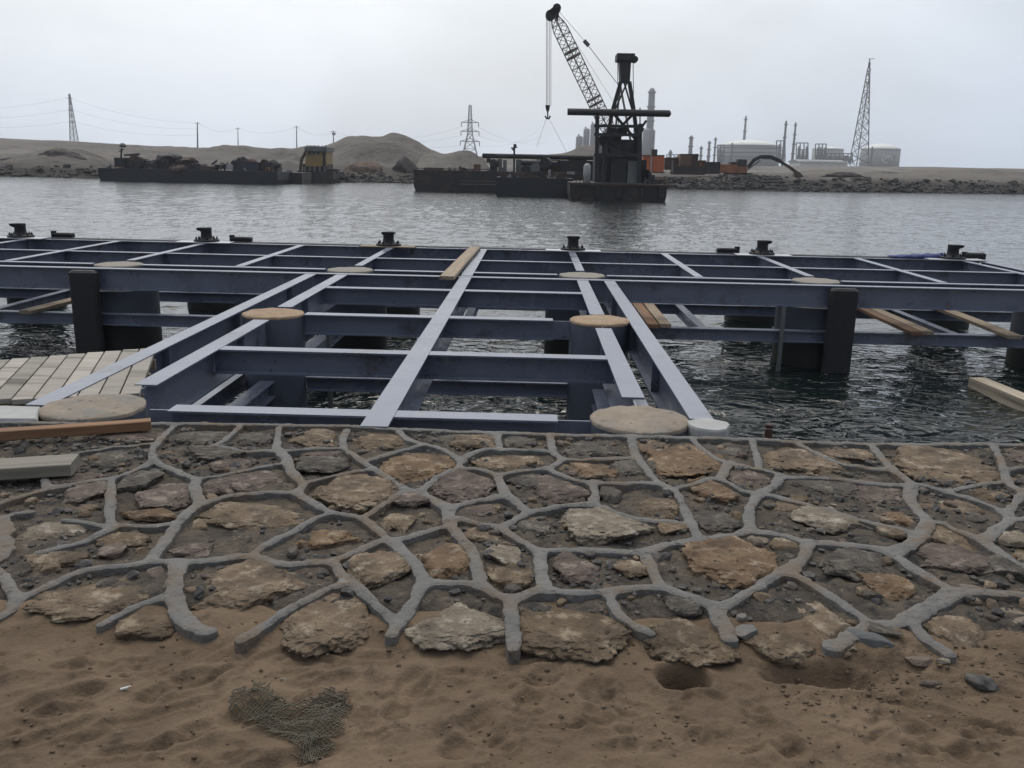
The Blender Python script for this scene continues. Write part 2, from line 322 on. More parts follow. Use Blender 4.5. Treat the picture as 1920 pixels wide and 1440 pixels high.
far_ = sstep(14, 30, Y); Z = WZ+amp*(.045*fbm(X*.8+Y*.2, Y*1.5-X*.15, 3, 3)*(1+.3*nr-.6*far_)+.018*fbm(X*2.6, Y*4.2, 2, 9)+.020*far_*fbm(X*1.5, Y*2.4, 3, 14)+.022*sstep(30, 70, Y)*fbm(X*.7, Y*1.3, 3, 12))
tag(grid_obj('water', xs, ys, Z, WATER), kind='structure')
# the bed of the canal under everything
MB().box((0, 400, -4.3), (2600, 1700, .5)).build('canal_bed', SOILD)['kind'] = 'structure'

# ================================================================ PAVED REVETMENT
RIBS = [  # traced mortar joints: photo pixels, relative width
 ([(-260,784),(0,788),(160,789),(283,790),(333,792),(447,793),(640,796),(800,803),(1000,810),(1184,814),(1299,818),(1407,821),(1512,826),(1639,829),(1863,829),(1920,830),(2180,836)],1.1),
 ([(328,793),(323,797),(296,825),(284,843),(288,859)],1.1),
 ([(288,860),(245,880),(207,892),(150,901),(93,913),(43,927),(0,941),(-60,960)],1.),
 ([(284,828),(225,835),(157,844),(60,862)],.6),
 ([(93,913),(84,898),(88,880),(80,862)],1.),
 ([(288,860),(330,878),(370,896)],.9),
 ([(370,896),(400,890),(430,884),(470,876),(530,865)],.6),
 ([(370,896),(364,912),(374,935),(353,953),(325,985),(300,1020),(281,1047)],1.25),
 ([(374,940),(400,935),(433,927),(500,920),(555,919)],.95),
 ([(450,796),(428,815),(400,832),(373,834)],.9),
 ([(400,832),(430,838),(460,843),(500,843),(530,841)],.9),
 ([(523,798),(520,820),(517,840)],1.1),
 ([(522,840),(537,858),(547,883),(566,902),(556,920)],1.3),
 ([(530,842),(560,841),(590,838),(645,837)],.8),
 ([(650,804),(643,820),(645,837),(660,848),(682,863),(727,890),(758,911)],1.1),
 ([(682,862),(700,858),(740,845),(797,831)],.9),
 ([(748,805),(768,822),(797,831),(820,835),(847,850),(865,860)],1.),
 ([(865,860),(883,848),(905,842),(930,840),(983,842),(1033,843)],1.),
 ([(929,808),(934,822),(937,840)],1.1),
 ([(1032,812),(1034,828),(1039,845),(1055,858)],1.1),
 ([(1055,857),(1085,858),(1120,857),(1190,853)],.9),
 ([(1184,815),(1193,847),(1215,879),(1238,903),(1267,917),(1283,946),(1299,981),(1314,1003)],1.2),
 ([(1055,857),(1040,869),(1028,876)],1.),
 ([(865,860),(864,874),(900,877),(933,887),(960,884),(983,880),(1028,876)],1.),
 ([(864,874),(833,882),(807,900),(788,917)],1.),
 ([(760,914),(788,917)],1.2),
 ([(933,887),(939,905),(950,925)],1.15),
 ([(950,925),(917,930),(877,938),(845,944)],.95),
 ([(788,917),(820,936),(842,947)],1.2),
 ([(572,902),(600,893),(633,887),(697,874)],.8),
 ([(556,920),(600,948),(628,958),(677,967),(707,987),(733,1008)],1.05),
 ([(680,966),(700,953),(727,935),(758,914)],1.),
 ([(622,957),(590,970),(560,986),(500,1016),(470,1036)],.95),
 ([(281,1047),(333,1048),(393,1043),(465,1037),(500,1043),(533,1051),(587,1048),(622,1045)],1.15),
 ([(622,1047),(667,1028),(717,1008),(753,1006),(793,993),(838,982)],1.1),
 ([(842,947),(843,970),(853,993),(877,1017),(890,1043),(900,1073),(905,1092)],1.3),
 ([(845,968),(867,969),(900,977),(937,984),(960,997),(983,1010),(1010,1026)],1.1),
 ([(937,984),(967,968),(988,955),(970,938),(952,925)],1.05),
 ([(988,956),(1020,950),(1067,943),(1114,942)],1.1),
 ([(1028,876),(1069,895),(1110,902)],.9),
 ([(1110,902),(1116,920),(1114,942)],1.3),
 ([(1110,903),(1152,904),(1195,904),(1236,903)],1.),
 ([(1114,942),(1139,950),(1171,962),(1216,969),(1298,976)],1.),
 ([(1010,1024),(1050,1025),(1088,1025),(1152,1028),(1209,1028),(1254,1015),(1314,1005),(1369,997),(1407,986)],1.2),
 ([(1013,1026),(1015,1050),(1021,1097)],1.5),
 ([(1209,1030),(1217,1048),(1227,1070),(1244,1094)],1.2),
 ([(905,1092),(930,1104),(957,1110),(1000,1100),(1021,1098),(1072,1103),(1139,1101),(1209,1094),(1248,1097),(1295,1112),(1345,1127),(1375,1120),(1423,1093),(1468,1068)],1.2),
 ([(956,1110),(958,1135),(962,1163),(962,1196)],1.4),
 ([(905,1092),(880,1087),(833,1086),(800,1086)],1.1),
 ([(733,1008),(752,1025),(773,1048),(790,1072),(794,1085),(785,1103),(768,1128),(748,1152)],1.4),
 ([(622,1047),(636,1066),(652,1082),(687,1107),(720,1133),(742,1154),(735,1172)],1.2),
 ([(652,1083),(620,1094),(583,1108),(530,1134),(485,1160),(452,1180)],1.15),
 ([(281,1047),(233,1055),(160,1061),(100,1083),(33,1106),(10,1128),(-60,1150)],1.1),
 ([(30,1106),(14,1083),(0,1066),(-60,1050)],1.3),
 ([(333,1050),(331,1075),(327,1100),(334,1130),(350,1150),(374,1163),(392,1166)],1.6),
 ([(327,1098),(300,1106),(267,1114),(227,1130),(185,1152)],.85),
 ([(207,893),(207,930),(205,960),(210,985)],1.2),
 ([(210,981),(245,980),(283,980),(322,976)],.9),
 ([(208,982),(173,977),(145,972),(120,970)],.8),
 ([(208,986),(187,994),(140,1013),(73,1028)],.9),
 ([(-60,955),(0,972),(8,1000),(2,1040),(-60,1050)],1.8),
 ([(0,968),(30,960),(60,956)],.7),
 ([(1299,820),(1321,841),(1353,860),(1391,869),(1430,876),(1464,886)],1.),
 ([(1410,822),(1418,845),(1424,873)],1.1),
 ([(1366,864),(1358,880),(1350,893)],1.2),
 ([(1350,893),(1327,893),(1299,905),(1252,914)],.8),
 ([(1350,893),(1370,903),(1391,914),(1424,920)],.85),
 ([(1464,886),(1450,907),(1424,921),(1408,945),(1406,970),(1409,987)],1.3),
 ([(1464,888),(1544,892),(1607,898),(1655,903),(1708,904)],.9),
 ([(1495,827),(1544,852),(1582,866),(1639,876),(1672,874)],.9),
 ([(1635,831),(1645,845),(1672,874),(1690,887),(1712,903)],1.1),
 ([(1712,903),(1745,909),(1774,918),(1815,930),(1857,943),(1890,958)],1.),
 ([(1774,918),(1799,913),(1844,903),(1887,897)],.9),
 ([(1864,830),(1871,848),(1881,870),(1888,895),(1914,916),(1980,935)],1.15),
 ([(1886,878),(1911,874),(1960,872)],.8),
 ([(1888,957),(1901,942),(1925,918),(1960,900)],1.2),
 ([(1889,957),(1897,966),(1930,967),(1980,970)],1.1),
 ([(1897,967),(1869,988),(1845,1009)],1.4),
 ([(1711,904),(1708,925),(1716,943),(1742,972)],1.35),
 ([(1742,971),(1767,976),(1799,991),(1845,1010),(1879,1032),(1925,1058),(1980,1080)],1.1),
 ([(1742,972),(1733,992),(1703,1017),(1675,1032)],1.75),
 ([(1424,921),(1450,925),(1512,940),(1575,959),(1639,975),(1690,989),(1720,994)],1.),
 ([(1407,987),(1464,997),(1512,1011),(1575,1016),(1639,1023),(1675,1034),(1719,1064),(1767,1090),(1796,1102),(1863,1103),(1925,1109),(1990,1120)],1.15),
 ([(1515,1012),(1510,1034),(1489,1058),(1468,1070)],1.6),
 ([(1468,1069),(1499,1077),(1544,1103),(1591,1130),(1632,1152)],1.05),
 ([(1796,1102),(1767,1116),(1719,1141),(1665,1155),(1623,1162),(1594,1176),(1566,1194)],1.6),
 ([(1708,1145),(1726,1167),(1750,1186),(1785,1207)],1.25),
 ([(1345,1128),(1354,1148),(1370,1176)],1.5),
 ([(1140,1103),(1157,1134),(1184,1152),(1218,1169)],1.2),
]
def catmull(pts, step=.02):
    pts = [np.array(p) for p in pts]; q = [2*pts[0]-pts[1]]+pts+[2*pts[-1]-pts[-2]]; o = []
    for i in range(1, len(q)-2):
        n = max(2, int(np.linalg.norm(q[i+1]-q[i])/step))
        for k in range(n):
            t = k/n; o.append(.5*(2*q[i]+(q[i+1]-q[i-1])*t+(2*q[i-1]-5*q[i]+4*q[i+1]-q[i+2])*t*t+(3*q[i]-q[i-1]-3*q[i+1]+q[i+2])*t**3))
    o.append(pts[-1]); return np.array(o)
ST = .0105
gx = np.arange(-5.2, 5.2+ST/2, ST); gy = np.arange(2.55, 5.06, ST); GX, GY = np.meshgrid(gx, gy)
W0 = .0195                                 # half width of a joint
wob = 1+.22*fbm(GX*2.6, GY*2.6, 2, 20)+.34*fbm(GX*8, GY*8, 3, 21)+.34*fbm(GX*30, GY*30, 2, 22)
ACC = np.zeros_like(GX); KS = 130.
for pts, wr in RIBS:
    c = catmull([P(x, y, 0)[:2] for x, y in pts]); best = np.full_like(GX, -1.)
    x0, y0 = c.min(0)-.2; x1, y1 = c.max(0)+.2
    sx = slice(max(0, int((x0-gx[0])/ST)), max(0, int((x1-gx[0])/ST)+1)); sy = slice(max(0, int((y0-gy[0])/ST)), max(0, int((y1-gy[0])/ST)+1))
    SX, SY = GX[sy, sx], GY[sy, sx]
    if SX.size == 0: continue
    d = np.full_like(SX, 9.)
    for a, bq in zip(c[:-1], c[1:]):
        v = bq-a; t = np.clip(((SX-a[0])*v[0]+(SY-a[1])*v[1])/(v@v+1e-12), 0, 1)
        d = np.minimum(d, np.hypot(SX-a[0]-t*v[0], SY-a[1]-t*v[1]))
    ACC[sy, sx] += np.exp(KS*np.clip(W0*wr*wob[sy, sx]-d, -.2, .2))
D = np.log(ACC+1e-9)/KS
# beyond the frame: the same kind of joints from random cells
PXg, PYg = to_px(GX, GY, 0*GX)
outm = np.maximum(sstep(25, 70, -PXg), sstep(25, 70, PXg-1920))
sd = np.array([(x+random.uniform(-.13, .13), y+random.uniform(-.11, .11)) for x in np.arange(-5.6, 5.7, .42) for y in np.arange(2.4, 5.3, .36)])
f1 = np.full_like(GX, 9.); f2 = np.full_like(GX, 9.)
for s0 in sd:
    d = np.hypot(GX-s0[0], GY-s0[1]); f2 = np.where(d < f1, f1, np.minimum(f2, d)); f1 = np.minimum(f1, d)
DV = np.maximum(W0*wob-(f2-f1)*.55, W0-abs(GY-4.95))
toe = 2.80+.05*fbm(gx*1.7, gx*0+3, 3, 5)
DV = np.where(GY < toe[None, :]+.08, -.2, DV)
D = np.where(outm > .5, DV, D)
rib_top = -.006+.010*fbm(GX*2.2, GY*2.2, 3, 31)+.007*fbm(GX*14, GY*14, 3, 33)
rib_top = rib_top-.025*sstep(3.05, 2.72, GY)
# marching squares: one clean-edged mortar network
ny, nx = D.shape; mv = []; mf = []; vid = {}; eid = {}
def gv(i, j):
    k = (i, j)
    if k not in vid:
        dd = D[i, j]; vid[k] = len(mv); mv.append((gx[j], gy[i], rib_top[i, j]-.006*max(0, 1-dd/.012)**2))
    return vid[k]
def ev(i, j, i2, j2):
    k = (i, j, i2, j2) if (i, j) < (i2, j2) else (i2, j2, i, j)
    if k not in eid:
        a, b_ = D[i, j], D[i2, j2]; t = a/(a-b_); z = rib_top[i, j]*(1-t)+rib_top[i2, j2]*t
        x = gx[j]*(1-t)+gx[j2]*t; y = gy[i]*(1-t)+gy[i2]*t
        eid[k] = len(mv); mv.append((x, y, z-.006)); mv.append((x, y, z-.006)); mv.append((x, y, z-.09))
    return eid[k]
ins = D > 0; cnt = ins[:-1, :-1]*1+ins[:-1, 1:]*1+ins[1:, 1:]*1+ins[1:, :-1]*1; nwall = []
for i, j in np.argwhere(cnt > 0):
    cs = [(i, j), (i, j+1), (i+1, j+1), (i+1, j)]
    if cnt[i, j] == 4: mf.append(tuple(gv(*c) for c in cs)); continue
    ring = []; cuts = []
    for k in range(4):
        a, b_ = cs[k], cs[(k+1) % 4]
        if ins[a]: ring.append(gv(*a))
        if ins[a] != ins[b_]:
            e = ev(*a, *b_); ring.append(e); cuts.append((e, ins[a]))
    if len(ring) > 2: mf.append(tuple(ring))
    for k in range(len(cuts)):
        if cuts[k][1]:                    # leaving the inside here, coming back at the next cut
            e, e2 = cuts[k][0], cuts[(k+1) % len(cuts)][0]; nwall.append((e+1, e+2, e2+2, e2+1))
mb = MB(); mb.v = mv; mb.f = mf+nwall; mb.sm = [True]*len(mf)+[True]*len(nwall)
paving = mb.build('stone_paving', MORTAR); tag(paving, kind='structure')
# rubble bed between the joints
ST2 = .02
bx = np.arange(-5.2, 5.2, ST2); by = np.arange(2.5, 5.0, ST2); BX, BY = np.meshgrid(bx, by)
t2 = 2.80+.05*fbm(bx*1.7, bx*0+3, 3, 5)
BZ = -.029+.020*fbm(BX*5, BY*5, 4, 41)+.022*(.5-np.abs(fbm(BX*11, BY*11, 3, 42)))+.007*fbm(BX*28, BY*28, 2, 43)-.011-.16*sstep(0, .22, t2[None, :]+.10-BY)
grid_obj('rubble_bed', bx, by, BZ, BED, paving)
def bedz(x, y):
    j = min(max(int((x-bx[0])/ST2), 0), len(bx)-1); i = min(max(int((y-by[0])/ST2), 0), len(by)-1); return BZ[i, j]
# quay wall face down to the water and the fill behind it
MB().box((0, 3.78, -1.2), (60, 2.3, 1.95)).build('quay_wall', CONC, paving)
# individual stones
import bmesh
def ico(sub):
    bm = bmesh.new(); bmesh.ops.create_icosphere(bm, subdivisions=sub, radius=1); bm.verts.ensure_lookup_table()
    v = np.array([p.co[:] for p in bm.verts]); f = [tuple(q.index for q in fc.verts) for fc in bm.faces]; bm.free(); return v, f
ICO = {k: ico(k) for k in (1, 2, 4, 5, 6)}
def n3(v, s, seed): return sum(vnoise3(v*s*2**o+o*7.7, seed+o)*.5**o for o in range(4))/1.9
ZS = np.array((1, 1, .3))
def rock(sub, seed, rough=.22, cuts=7, flat_top=.0):
    v, f = ICO[sub]; r = np.random.default_rng(seed); v = v.copy()
    v *= (1+.40*n3(v, 1.1, seed))[:, None]
    for k in range(cuts):                 # knock flat facets off
        n = r.normal(size=3); n /= np.linalg.norm(n); d = r.uniform(.55, .85); e = v@n-d; v -= np.where(e > 0, e*.88, 0)[:, None]*n
    if flat_top:
        e = v[:, 2]-flat_top; v[:, 2] -= np.where(e > 0, e*.8, 0)
    v *= (1+rough*.5*n3(v*ZS, 3.0, seed+5)+rough*.42*(.5-np.abs(n3(v*ZS, 5.5, seed+9)))+(rough*.22*n3(v*ZS, 14., seed+13) if sub > 4 else 0))[:, None]
    return v, f
STONES = [(590,824,48,15,'T',0),(367,820,52,13,'G',0),(483,823,32,12,'G',0),(400,852,52,13,'G',0),(440,872,36,11,'P',0),(415,908,38,14,'P',0),(490,903,45,17,'P',0),
(258,903,38,18,'G',0),(310,932,44,22,'P',0),(290,966,48,9,'O',0),(160,925,38,18,'P',0),(160,956,17,9,'T',0),(100,995,45,16,'W',.2),(230,1010,46,15,'D',.2),(205,1036,26,11,'P',0),
(95,1052,50,14,'T',.3),(470,968,42,34,'T',.9),(380,982,18,11,'T',0),(358,1030,34,11,'P',0),(610,1012,50,17,'O',.15),(180,1118,120,26,'T',.28),(465,1100,100,38,'T',.1),(262,1160,50,18,'D',0),
(200,862,52,13,'G',0),(235,820,60,9,'P',0),(120,900,60,10,'P',0),
(705,829,52,12,'D',0),(850,824,40,11,'G',0),(893,831,36,11,'T',0),(610,851,34,10,'P',0),(602,873,44,12,'G',0),(788,876,58,20,'O',0),(955,866,48,13,'T',0),(975,830,26,9,'G',0),
(663,923,74,31,'T',0),(868,911,60,22,'P',0),(1050,919,52,20,'P',0),(985,902,28,15,'G',0),(895,957,38,11,'P',0),(765,937,45,18,'P',0),(752,979,28,14,'T',0),(633,1007,20,12,'O',0),
(900,1000,36,14,'T',.0),(838,1054,50,26,'O',.1),(942,1042,28,16,'W',0),(957,1080,44,18,'D',0),(1065,1062,26,20,'P',.0),(710,1066,50,30,'T',-.5),(627,1152,75,46,'T',-.2),(860,1160,86,38,'W',.1),
(1000,988,28,14,'G',0),(1130,990,88,25,'W',-.12),(1065,1165,88,40,'D',0),
(1115,841,58,13,'G',0),(1070,880,28,9,'T',0),(1113,885,42,11,'O',-.1),(1192,876,32,14,'G',0),(1273,868,60,28,'O',0),(1225,838,28,12,'T',0),(1358,848,36,11,'G',0),(1406,895,36,12,'P',0),
(1330,920,38,19,'O',0),(1235,946,40,18,'T',0),(1142,927,16,13,'G',0),(1265,990,30,12,'T',0),(1340,972,40,16,'G',0),(1187,1070,36,14,'T',0),(1088,1074,34,16,'P',0),(1379,1059,76,35,'O',0),
(1420,1016,15,8,'W',0),(1472,1023,26,10,'T',0),(1295,1186,74,30,'D',0),(1290,1130,40,14,'G',0),
(1510,864,76,20,'T',-.1),(1598,855,40,10,'T',0),(1765,872,86,25,'T',0),(1545,914,52,14,'G',0),(1640,920,60,19,'P',0),(1473,952,22,9,'T',0),(1550,974,48,20,'W',-.1),(1681,972,30,12,'O',0),(1671,1001,22,9,'T',0),
(1787,953,42,14,'T',0),(1830,972,26,11,'G',0),(1857,931,30,10,'D',0),(1777,1005,40,18,'T',-.3),(1790,1048,70,22,'P',-.2),(1890,1066,42,20,'G',0),(1670,1100,46,18,'O',0),(1605,1058,60,24,'G',0),
(1548,1160,40,40,'T',0),(1470,1192,66,24,'D',0),(1905,1016,24,14,'W',0),(1911,858,22,10,'P',0),(1790,1172,42,26,'T',-.5),(1903,1148,28,16,'W',0)]
for k, (cx, cy, rx, ry, kd, ang) in enumerate(STONES):
    c = P(cx, cy, -.03); ax = np.linalg.norm(P(cx+rx, cy, -.03)-c); 
    hz = P(cx, cy-ry, -.03)[1]-c[1]; hz = max(hz, .04)*1.02; ax = ax*1.14
    v, f = rock(6 if ax > .15 else 5 if ax > .07 else 4, 100+k, .42, 8, .5)
    h = .026+.125*min(ax, hz)
    v = v*np.array((ax*1.08, hz*1.12, h))
    a = math.atan2(math.tan(ang)*hz/max(ax, 1e-3)*1.6, 1) if ang else 0
    ca, sa = math.cos(a), math.sin(a); v = np.stack((v[:, 0]*ca-v[:, 1]*sa, v[:, 0]*sa+v[:, 1]*ca, v[:, 2]), -1)
    tz = -.012+random.uniform(-.012, .008)-.036*float(sstep(3.05, 2.8, np.array(c[1])))+(.010 if ry > 24 else 0)
    wx, wy = v[:, 0]+c[0], v[:, 1]+c[1]; jj = np.clip(((wx-gx[0])/ST).astype(int), 0, len(gx)-1); ii = np.clip(((wy-gy[0])/ST).astype(int), 0, len(gy)-1)
    lim = rib_top[ii, jj]-.012-(tz-h*.55)-.9*np.clip(D[ii, jj]+.004, 0, .05); v[:, 2] = np.where(D[ii, jj] > -.006, np.minimum(v[:, 2], lim), v[:, 2])
    mb = MB(); mb.add(v, f, True); o = mb.build('stone', STN[kd], paving, loc=(c[0], c[1], tz-h*.55))
# the stones beyond both sides of the frame, as one mass
mb = MB(); kk = 0
while kk < 60:
    x = random.choice((-1, 1))*random.uniform(1.9, 5.1); y = random.uniform(2.95, 4.85); i = int((y-gy[0])/ST); j = int((x-gx[0])/ST); q_ = to_px(*np.array((x, y, -.03)))
    if -30 < q_[0] < 1950 or D[i, j] > -.07: continue
    v, f = rock(4, 700+kk, .42, 8, .5); s = random.uniform(.07, .15); h = .026+.1*s; w = v*np.array((s*1.2, s*.85, h)); wx, wy = w[:, 0]+x, w[:, 1]+y
    ii = np.clip(((wy-gy[0])/ST).astype(int), 0, len(gy)-1); jj = np.clip(((wx-gx[0])/ST).astype(int), 0, len(gx)-1)
    w[:, 2] += -.014-h*.55; w[:, 2] = np.where(D[ii, jj] > -.006, np.minimum(w[:, 2], rib_top[ii, jj]-.02), w[:, 2])
    mb.add(np.stack((wx, wy, w[:, 2]), -1), f, True); kk += 1
o = mb.build('outlying_stones', STN['D'], paving); o['kind'] = 'stuff'
# loose gravel and grit
mb = MB(); cnt_ = 0
v0, f0 = ICO[1]
while cnt_ < 5200:
    y = random.uniform(2.75, 4.93); x = random.uniform(-4.2, 4.2)
    j = int((x-gx[0])/ST); i = int((y-gy[0])/ST)
    if D[i, j] > -.004: continue
    if fbm(np.array([x*2.3]), np.array([y*2.3]), 2, 77)[0] < random.uniform(-.55, .25): continue
    s = random.choice((.005, .007, .009, .012, .016)) if random.random() < .93 else random.uniform(.018, .034)
    rr = v0*np.array((s, s*random.uniform(.6, 1), s*random.uniform(.45, .8)))*(1+.25*rng.normal(size=(len(v0), 1)))
    a = random.uniform(0, 6.28); ca, sa = math.cos(a), math.sin(a)
    rr = np.stack((rr[:, 0]*ca-rr[:, 1]*sa+x, rr[:, 0]*sa+rr[:, 1]*ca+y, rr[:, 2]+bedz(x, y)+s*.3), -1)
    mb.add(rr, f0); cnt_ += 1
o = mb.build('gravel', GRAV, paving); o['kind'] = 'stuff'
RK = [rock(4, 900+k, .3, 6, .6) for k in range(3)]; RK = [(v[:, :], f) for v, f in RK]
RK2 = [rock(2, 920+k, .25, 6, .6) for k in range(5)]
for mk in ('G', 'D', 'T', 'P'):            # fist-sized rubble filling the cells
    mb = MB(); n_r = 0
    while n_r < 130:
        y = random.uniform(2.78, 4.92); x = random.uniform(-4.3, 4.3); j = int((x-gx[0])/ST); i = int((y-gy[0])/ST)
        s = random.uniform(.016, .042)
        if D[i, j] > -s*.5: continue
        v, f = random.choice(RK2); a = random.uniform(0, 6.28); ca, sa = math.cos(a), math.sin(a); w = v*np.array((s, s*random.uniform(.6, .9), s*.6))
        mb.add(np.stack((w[:, 0]*ca-w[:, 1]*sa+x, w[:, 0]*sa+w[:, 1]*ca+y, w[:, 2]+bedz(x, y)+s*.15), -1), f); n_r += 1
    o = mb.build('rubble', STN[mk], paving); o['kind'] = 'stuff'

# ================================================================ SAND
xs = np.concatenate((-np.geomspace(60, 2.75, 40), np.arange(-2.7, 2.7, .0085), np.geomspace(2.71, 60, 40)))
ys = np.concatenate((-np.geomspace(40, .5, 16), np.arange(-.4, 1.9, .05), np.arange(1.9, 3.15, .0085), np.arange(3.2, 4.9, .1)))
X, Y = np.meshgrid(xs, ys)
near = (1-sstep(3, 6, abs(X)))*(1-sstep(3, 6, abs(Y-2)))
toeX = 2.80+.05*fbm(X*1.7, X*0+3, 3, 5)
SZ = -.085+.018*fbm(X*1.3, Y*1.6, 3, 51)+near*(.013*fbm(X*5+Y*2, Y*6-X*2, 3, 53)+.010*(1-np.abs(fbm(X*7+Y*4, Y*11-X*5, 3, 57)))*sstep(-.2, .4, fbm(X*2, Y*2, 2, 58))+.0035*fbm(X*28, Y*28, 3, 55))
SZ += .042*sstep(.32, .0, np.abs(Y-toeX-.03))*(.75+.9*fbm(X*3.1, Y*2.5, 3, 61))+near*(.006*fbm(X*16, Y*20, 3, 56)+.010*fbm(X*9+3, Y*9, 2, 59))
SZ -= .30*sstep(.02, .34, Y-toeX)*(1-sstep(5.2, 5.5, abs(X)))
SZ += .10*sstep(5.1, 5.6, abs(X))*sstep(2.2, 3.2, Y)
def dent(cx, cy, rx, ry, depth, rim=.35, ang=0., zz=-.1, pw=2):
    global SZ
    c = P(cx, cy, zz); a = ang; dx = X-c[0]; dy = Y-c[1]; u = (dx*math.cos(a)+dy*math.sin(a))/rx; w = (-dx*math.sin(a)+dy*math.cos(a))/ry
    q = np.sqrt(u*u+w*w)*(1+.18*fbm(X*14, Y*14, 2, 66)); SZ = SZ-depth*np.exp(-(q**pw))+depth*rim*np.exp(-((q-1.45)/.4)**2)
dent(1283, 1282, .068, .058, .17, .08, 0, -.1, 4)
dent(1540, 1278, .15, .05, .08, .15, -.05, -.1, 3); dent(1660, 1262, .12, .04, .035, .1)
for (cx, cy, rx, ry, dp_, an) in [(140,1262,.06,.025,.018,.2),(170,1300,.04,.018,.012,.4),(310,1345,.12,.018,.014,.5),(110,1350,.05,.02,.012,.4),(60,1400,.14,.02,.014,.6),(520,1235,.10,.015,.012,.7),(430,1270,.12,.014,.01,.6),
   (700,1245,.05,.02,.014,0),(750,1300,.075,.14,.014,.1),(790,1290,.03,.03,.018,0),(860,1270,.06,.02,.016,.1),(900,1275,.06,.015,.012,.2),(1080,1375,.10,.010,.015,.05),(1130,1240,.05,.02,.014,.3),(560,1430,.12,.03,.02,.5),(340,1400,.10,.02,.014,.5),
   (250,1415,.09,.02,.016,.3),(1020,1250,.09,.012,.012,.1),(1450,1320,.08,.02,.01,.3),(1700,1330,.14,.03,.018,-.3),(1840,1370,.16,.02,.022,-.35),(1800,1420,.15,.018,.016,.2),(1650,1400,.10,.02,.012,-.4),(940,1390,.07,.03,.01,.5),(1180,1420,.1,.03,.012,.2),
   (600,1290,.1,.03,.012,.3),(30,1290,.08,.04,.014,.2),(880,1410,.1,.05,.014,.6),(1350,1400,.12,.05,.012,.1),(1880,1310,.08,.02,.012,-.3)]:
    dent(cx, cy, rx, ry, dp_, .5, an, -.1)
for (cx, cy, an) in ((760, 1310, 1.35), (880, 1385, 1.2), (330, 1300, .7), (420, 1370, .6), (1120, 1330, 1.5), (1450, 1385, 1.9), (1750, 1400, 2.2), (120, 1320, .5), (1010, 1300, 1.2)):   # shoe prints
    c0 = P(cx, cy, -.1)
    for off, rx, ry in ((.055, .075, .045), (-.075, .045, .036)):
        q_ = to_px(*np.array((c0[0]+off*math.cos(an), c0[1]+off*math.sin(an), -.1))); dent(float(q_[0]), float(q_[1]), rx, ry, .017, .55, an, -.1, 5)
for k in range(150):
    dent(random.uniform(0, 1920), random.uniform(1235, 1440), random.uniform(.015, .05), random.uniform(.008, .02), random.uniform(.004, .011), .7, random.uniform(-.6, 1.0))
tag(grid_obj('sand', xs, ys, SZ, SAND), kind='structure')
def sandz(x, y):
    i = int(np.argmin(abs(ys-y))); j = int(np.argmin(abs(xs-x))); return float(SZ[i, j])
# sand swept over the toe: grit
def loose(name, px, py, rx, ry, h, mat, label, cat, seed, ang=0, sub=4, rough=.2, lift=.3, group=None):
    c = P(px, py, -.075); s = np.linalg.norm(c-np.array((0, 0, H)))/F
    v, f = rock(sub, seed, rough, 9, .6); v = v*np.array((rx*s, ry, h)); ca, sa = math.cos(ang), math.sin(ang)
    v = np.stack((v[:, 0]*ca-v[:, 1]*sa, v[:, 0]*sa+v[:, 1]*ca, v[:, 2]), -1)
    mb = MB(); mb.add(v, f, True); z = max(sandz(c[0], c[1]), bedz(c[0], c[1]) if c[1] > 2.6 else -9)
    o = mb.build(name, mat, None, loc=(c[0], c[1], z+h*lift)); return tag(o, label, cat, group)
MORTD = surf('dark_grey_mortar', [(.055, .056, .058), (.085, .086, .088)], 9, .85, .4, 60, .004)  # darker grey than the joint mortar
loose('mortar_slab', 1625, 1214, 66, .05, .045, MORTD, 'dark grey broken mortar slab leaning below the wide mortar joint at right', 'mortar slab', 301, -.25, 5, .25, -.25)
loose('mortar_chunk', 1396, 1204, 24, .040, .022, MORTAR, 'rounded grey mortar chunk cracked off the end of a joint', 'mortar chunk', 302, .9, 4, .1)
loose('mortar_chunk', 1388, 1182, 14, .018, .018, MORTAR, 'tiny grey mortar lump wedged above the rounded chunk', 'mortar chunk', 303, .3, 4, .1)
loose('mortar_chip', 1725, 1246, 24, .028, .014, MORTAR, 'flat grey mortar chip lying on sand beside the white pebble', 'mortar chip', 304, .1, 4, .06)
loose('pebble', 1770, 1250, 14, .014, .016, STN['W'], 'small white pebble beside the flat mortar chip', 'pebble', 305)
loose('pebble', 1840, 1281, 27, .030, .026, GRAV, 'smooth dark grey pebble alone on sand near the right edge', 'pebble', 306, -.4, 4, .04)
loose('pebble', 1742, 1281, 18, .016, .016, STN['P'], 'pinkish pebble in the crumbly sand below the mortar chip', 'pebble', 307)
loose('pebble', 1862, 1357, 12, .014, .018, STN['O'], 'small orange stone on sand near the right lower corner', 'pebble', 308)
loose('stone_shard', 1655, 1205, 34, .03, .016, STN['G'], 'thin pale shard beside the dark broken mortar slab', 'stone shard', 309, -.6, 4, .12)
loose('pebble', 1221, 1186, 6, .008, .010, STN['W'], 'tiny white pebble in a sandy gap below a mortar joint', 'pebble', 311)
loose('stone_shard', 1822, 1133, 26, .03, .014, MORTAR, 'flat grey mortar shard lying under the right hand joint', 'mortar chip', 312, -.4, 4, .08, 1.6)
loose('pebble', 532, 1274, 7, .008, .008, STN['W'], 'tiny white shell fragment on sand above the net', 'pebble', 313)
c = P(236, 1309, -.1); z = sandz(c[0], c[1])
t = thing('cigarette_end', 'white cigarette end lying on the sand left of the net', 'cigarette end', (c[0], c[1], z+.005))
MB().tube((-.011, -.006, 0), (.008, .005, .001), .0042, n=8).build('paper', WHITE, t, loc=(0, 0, 0)); MB().tube((.008, .005, .001), (.016, .0095, .002), .0043, n=8).build('filter', WOODP, t, loc=(0, 0, 0))
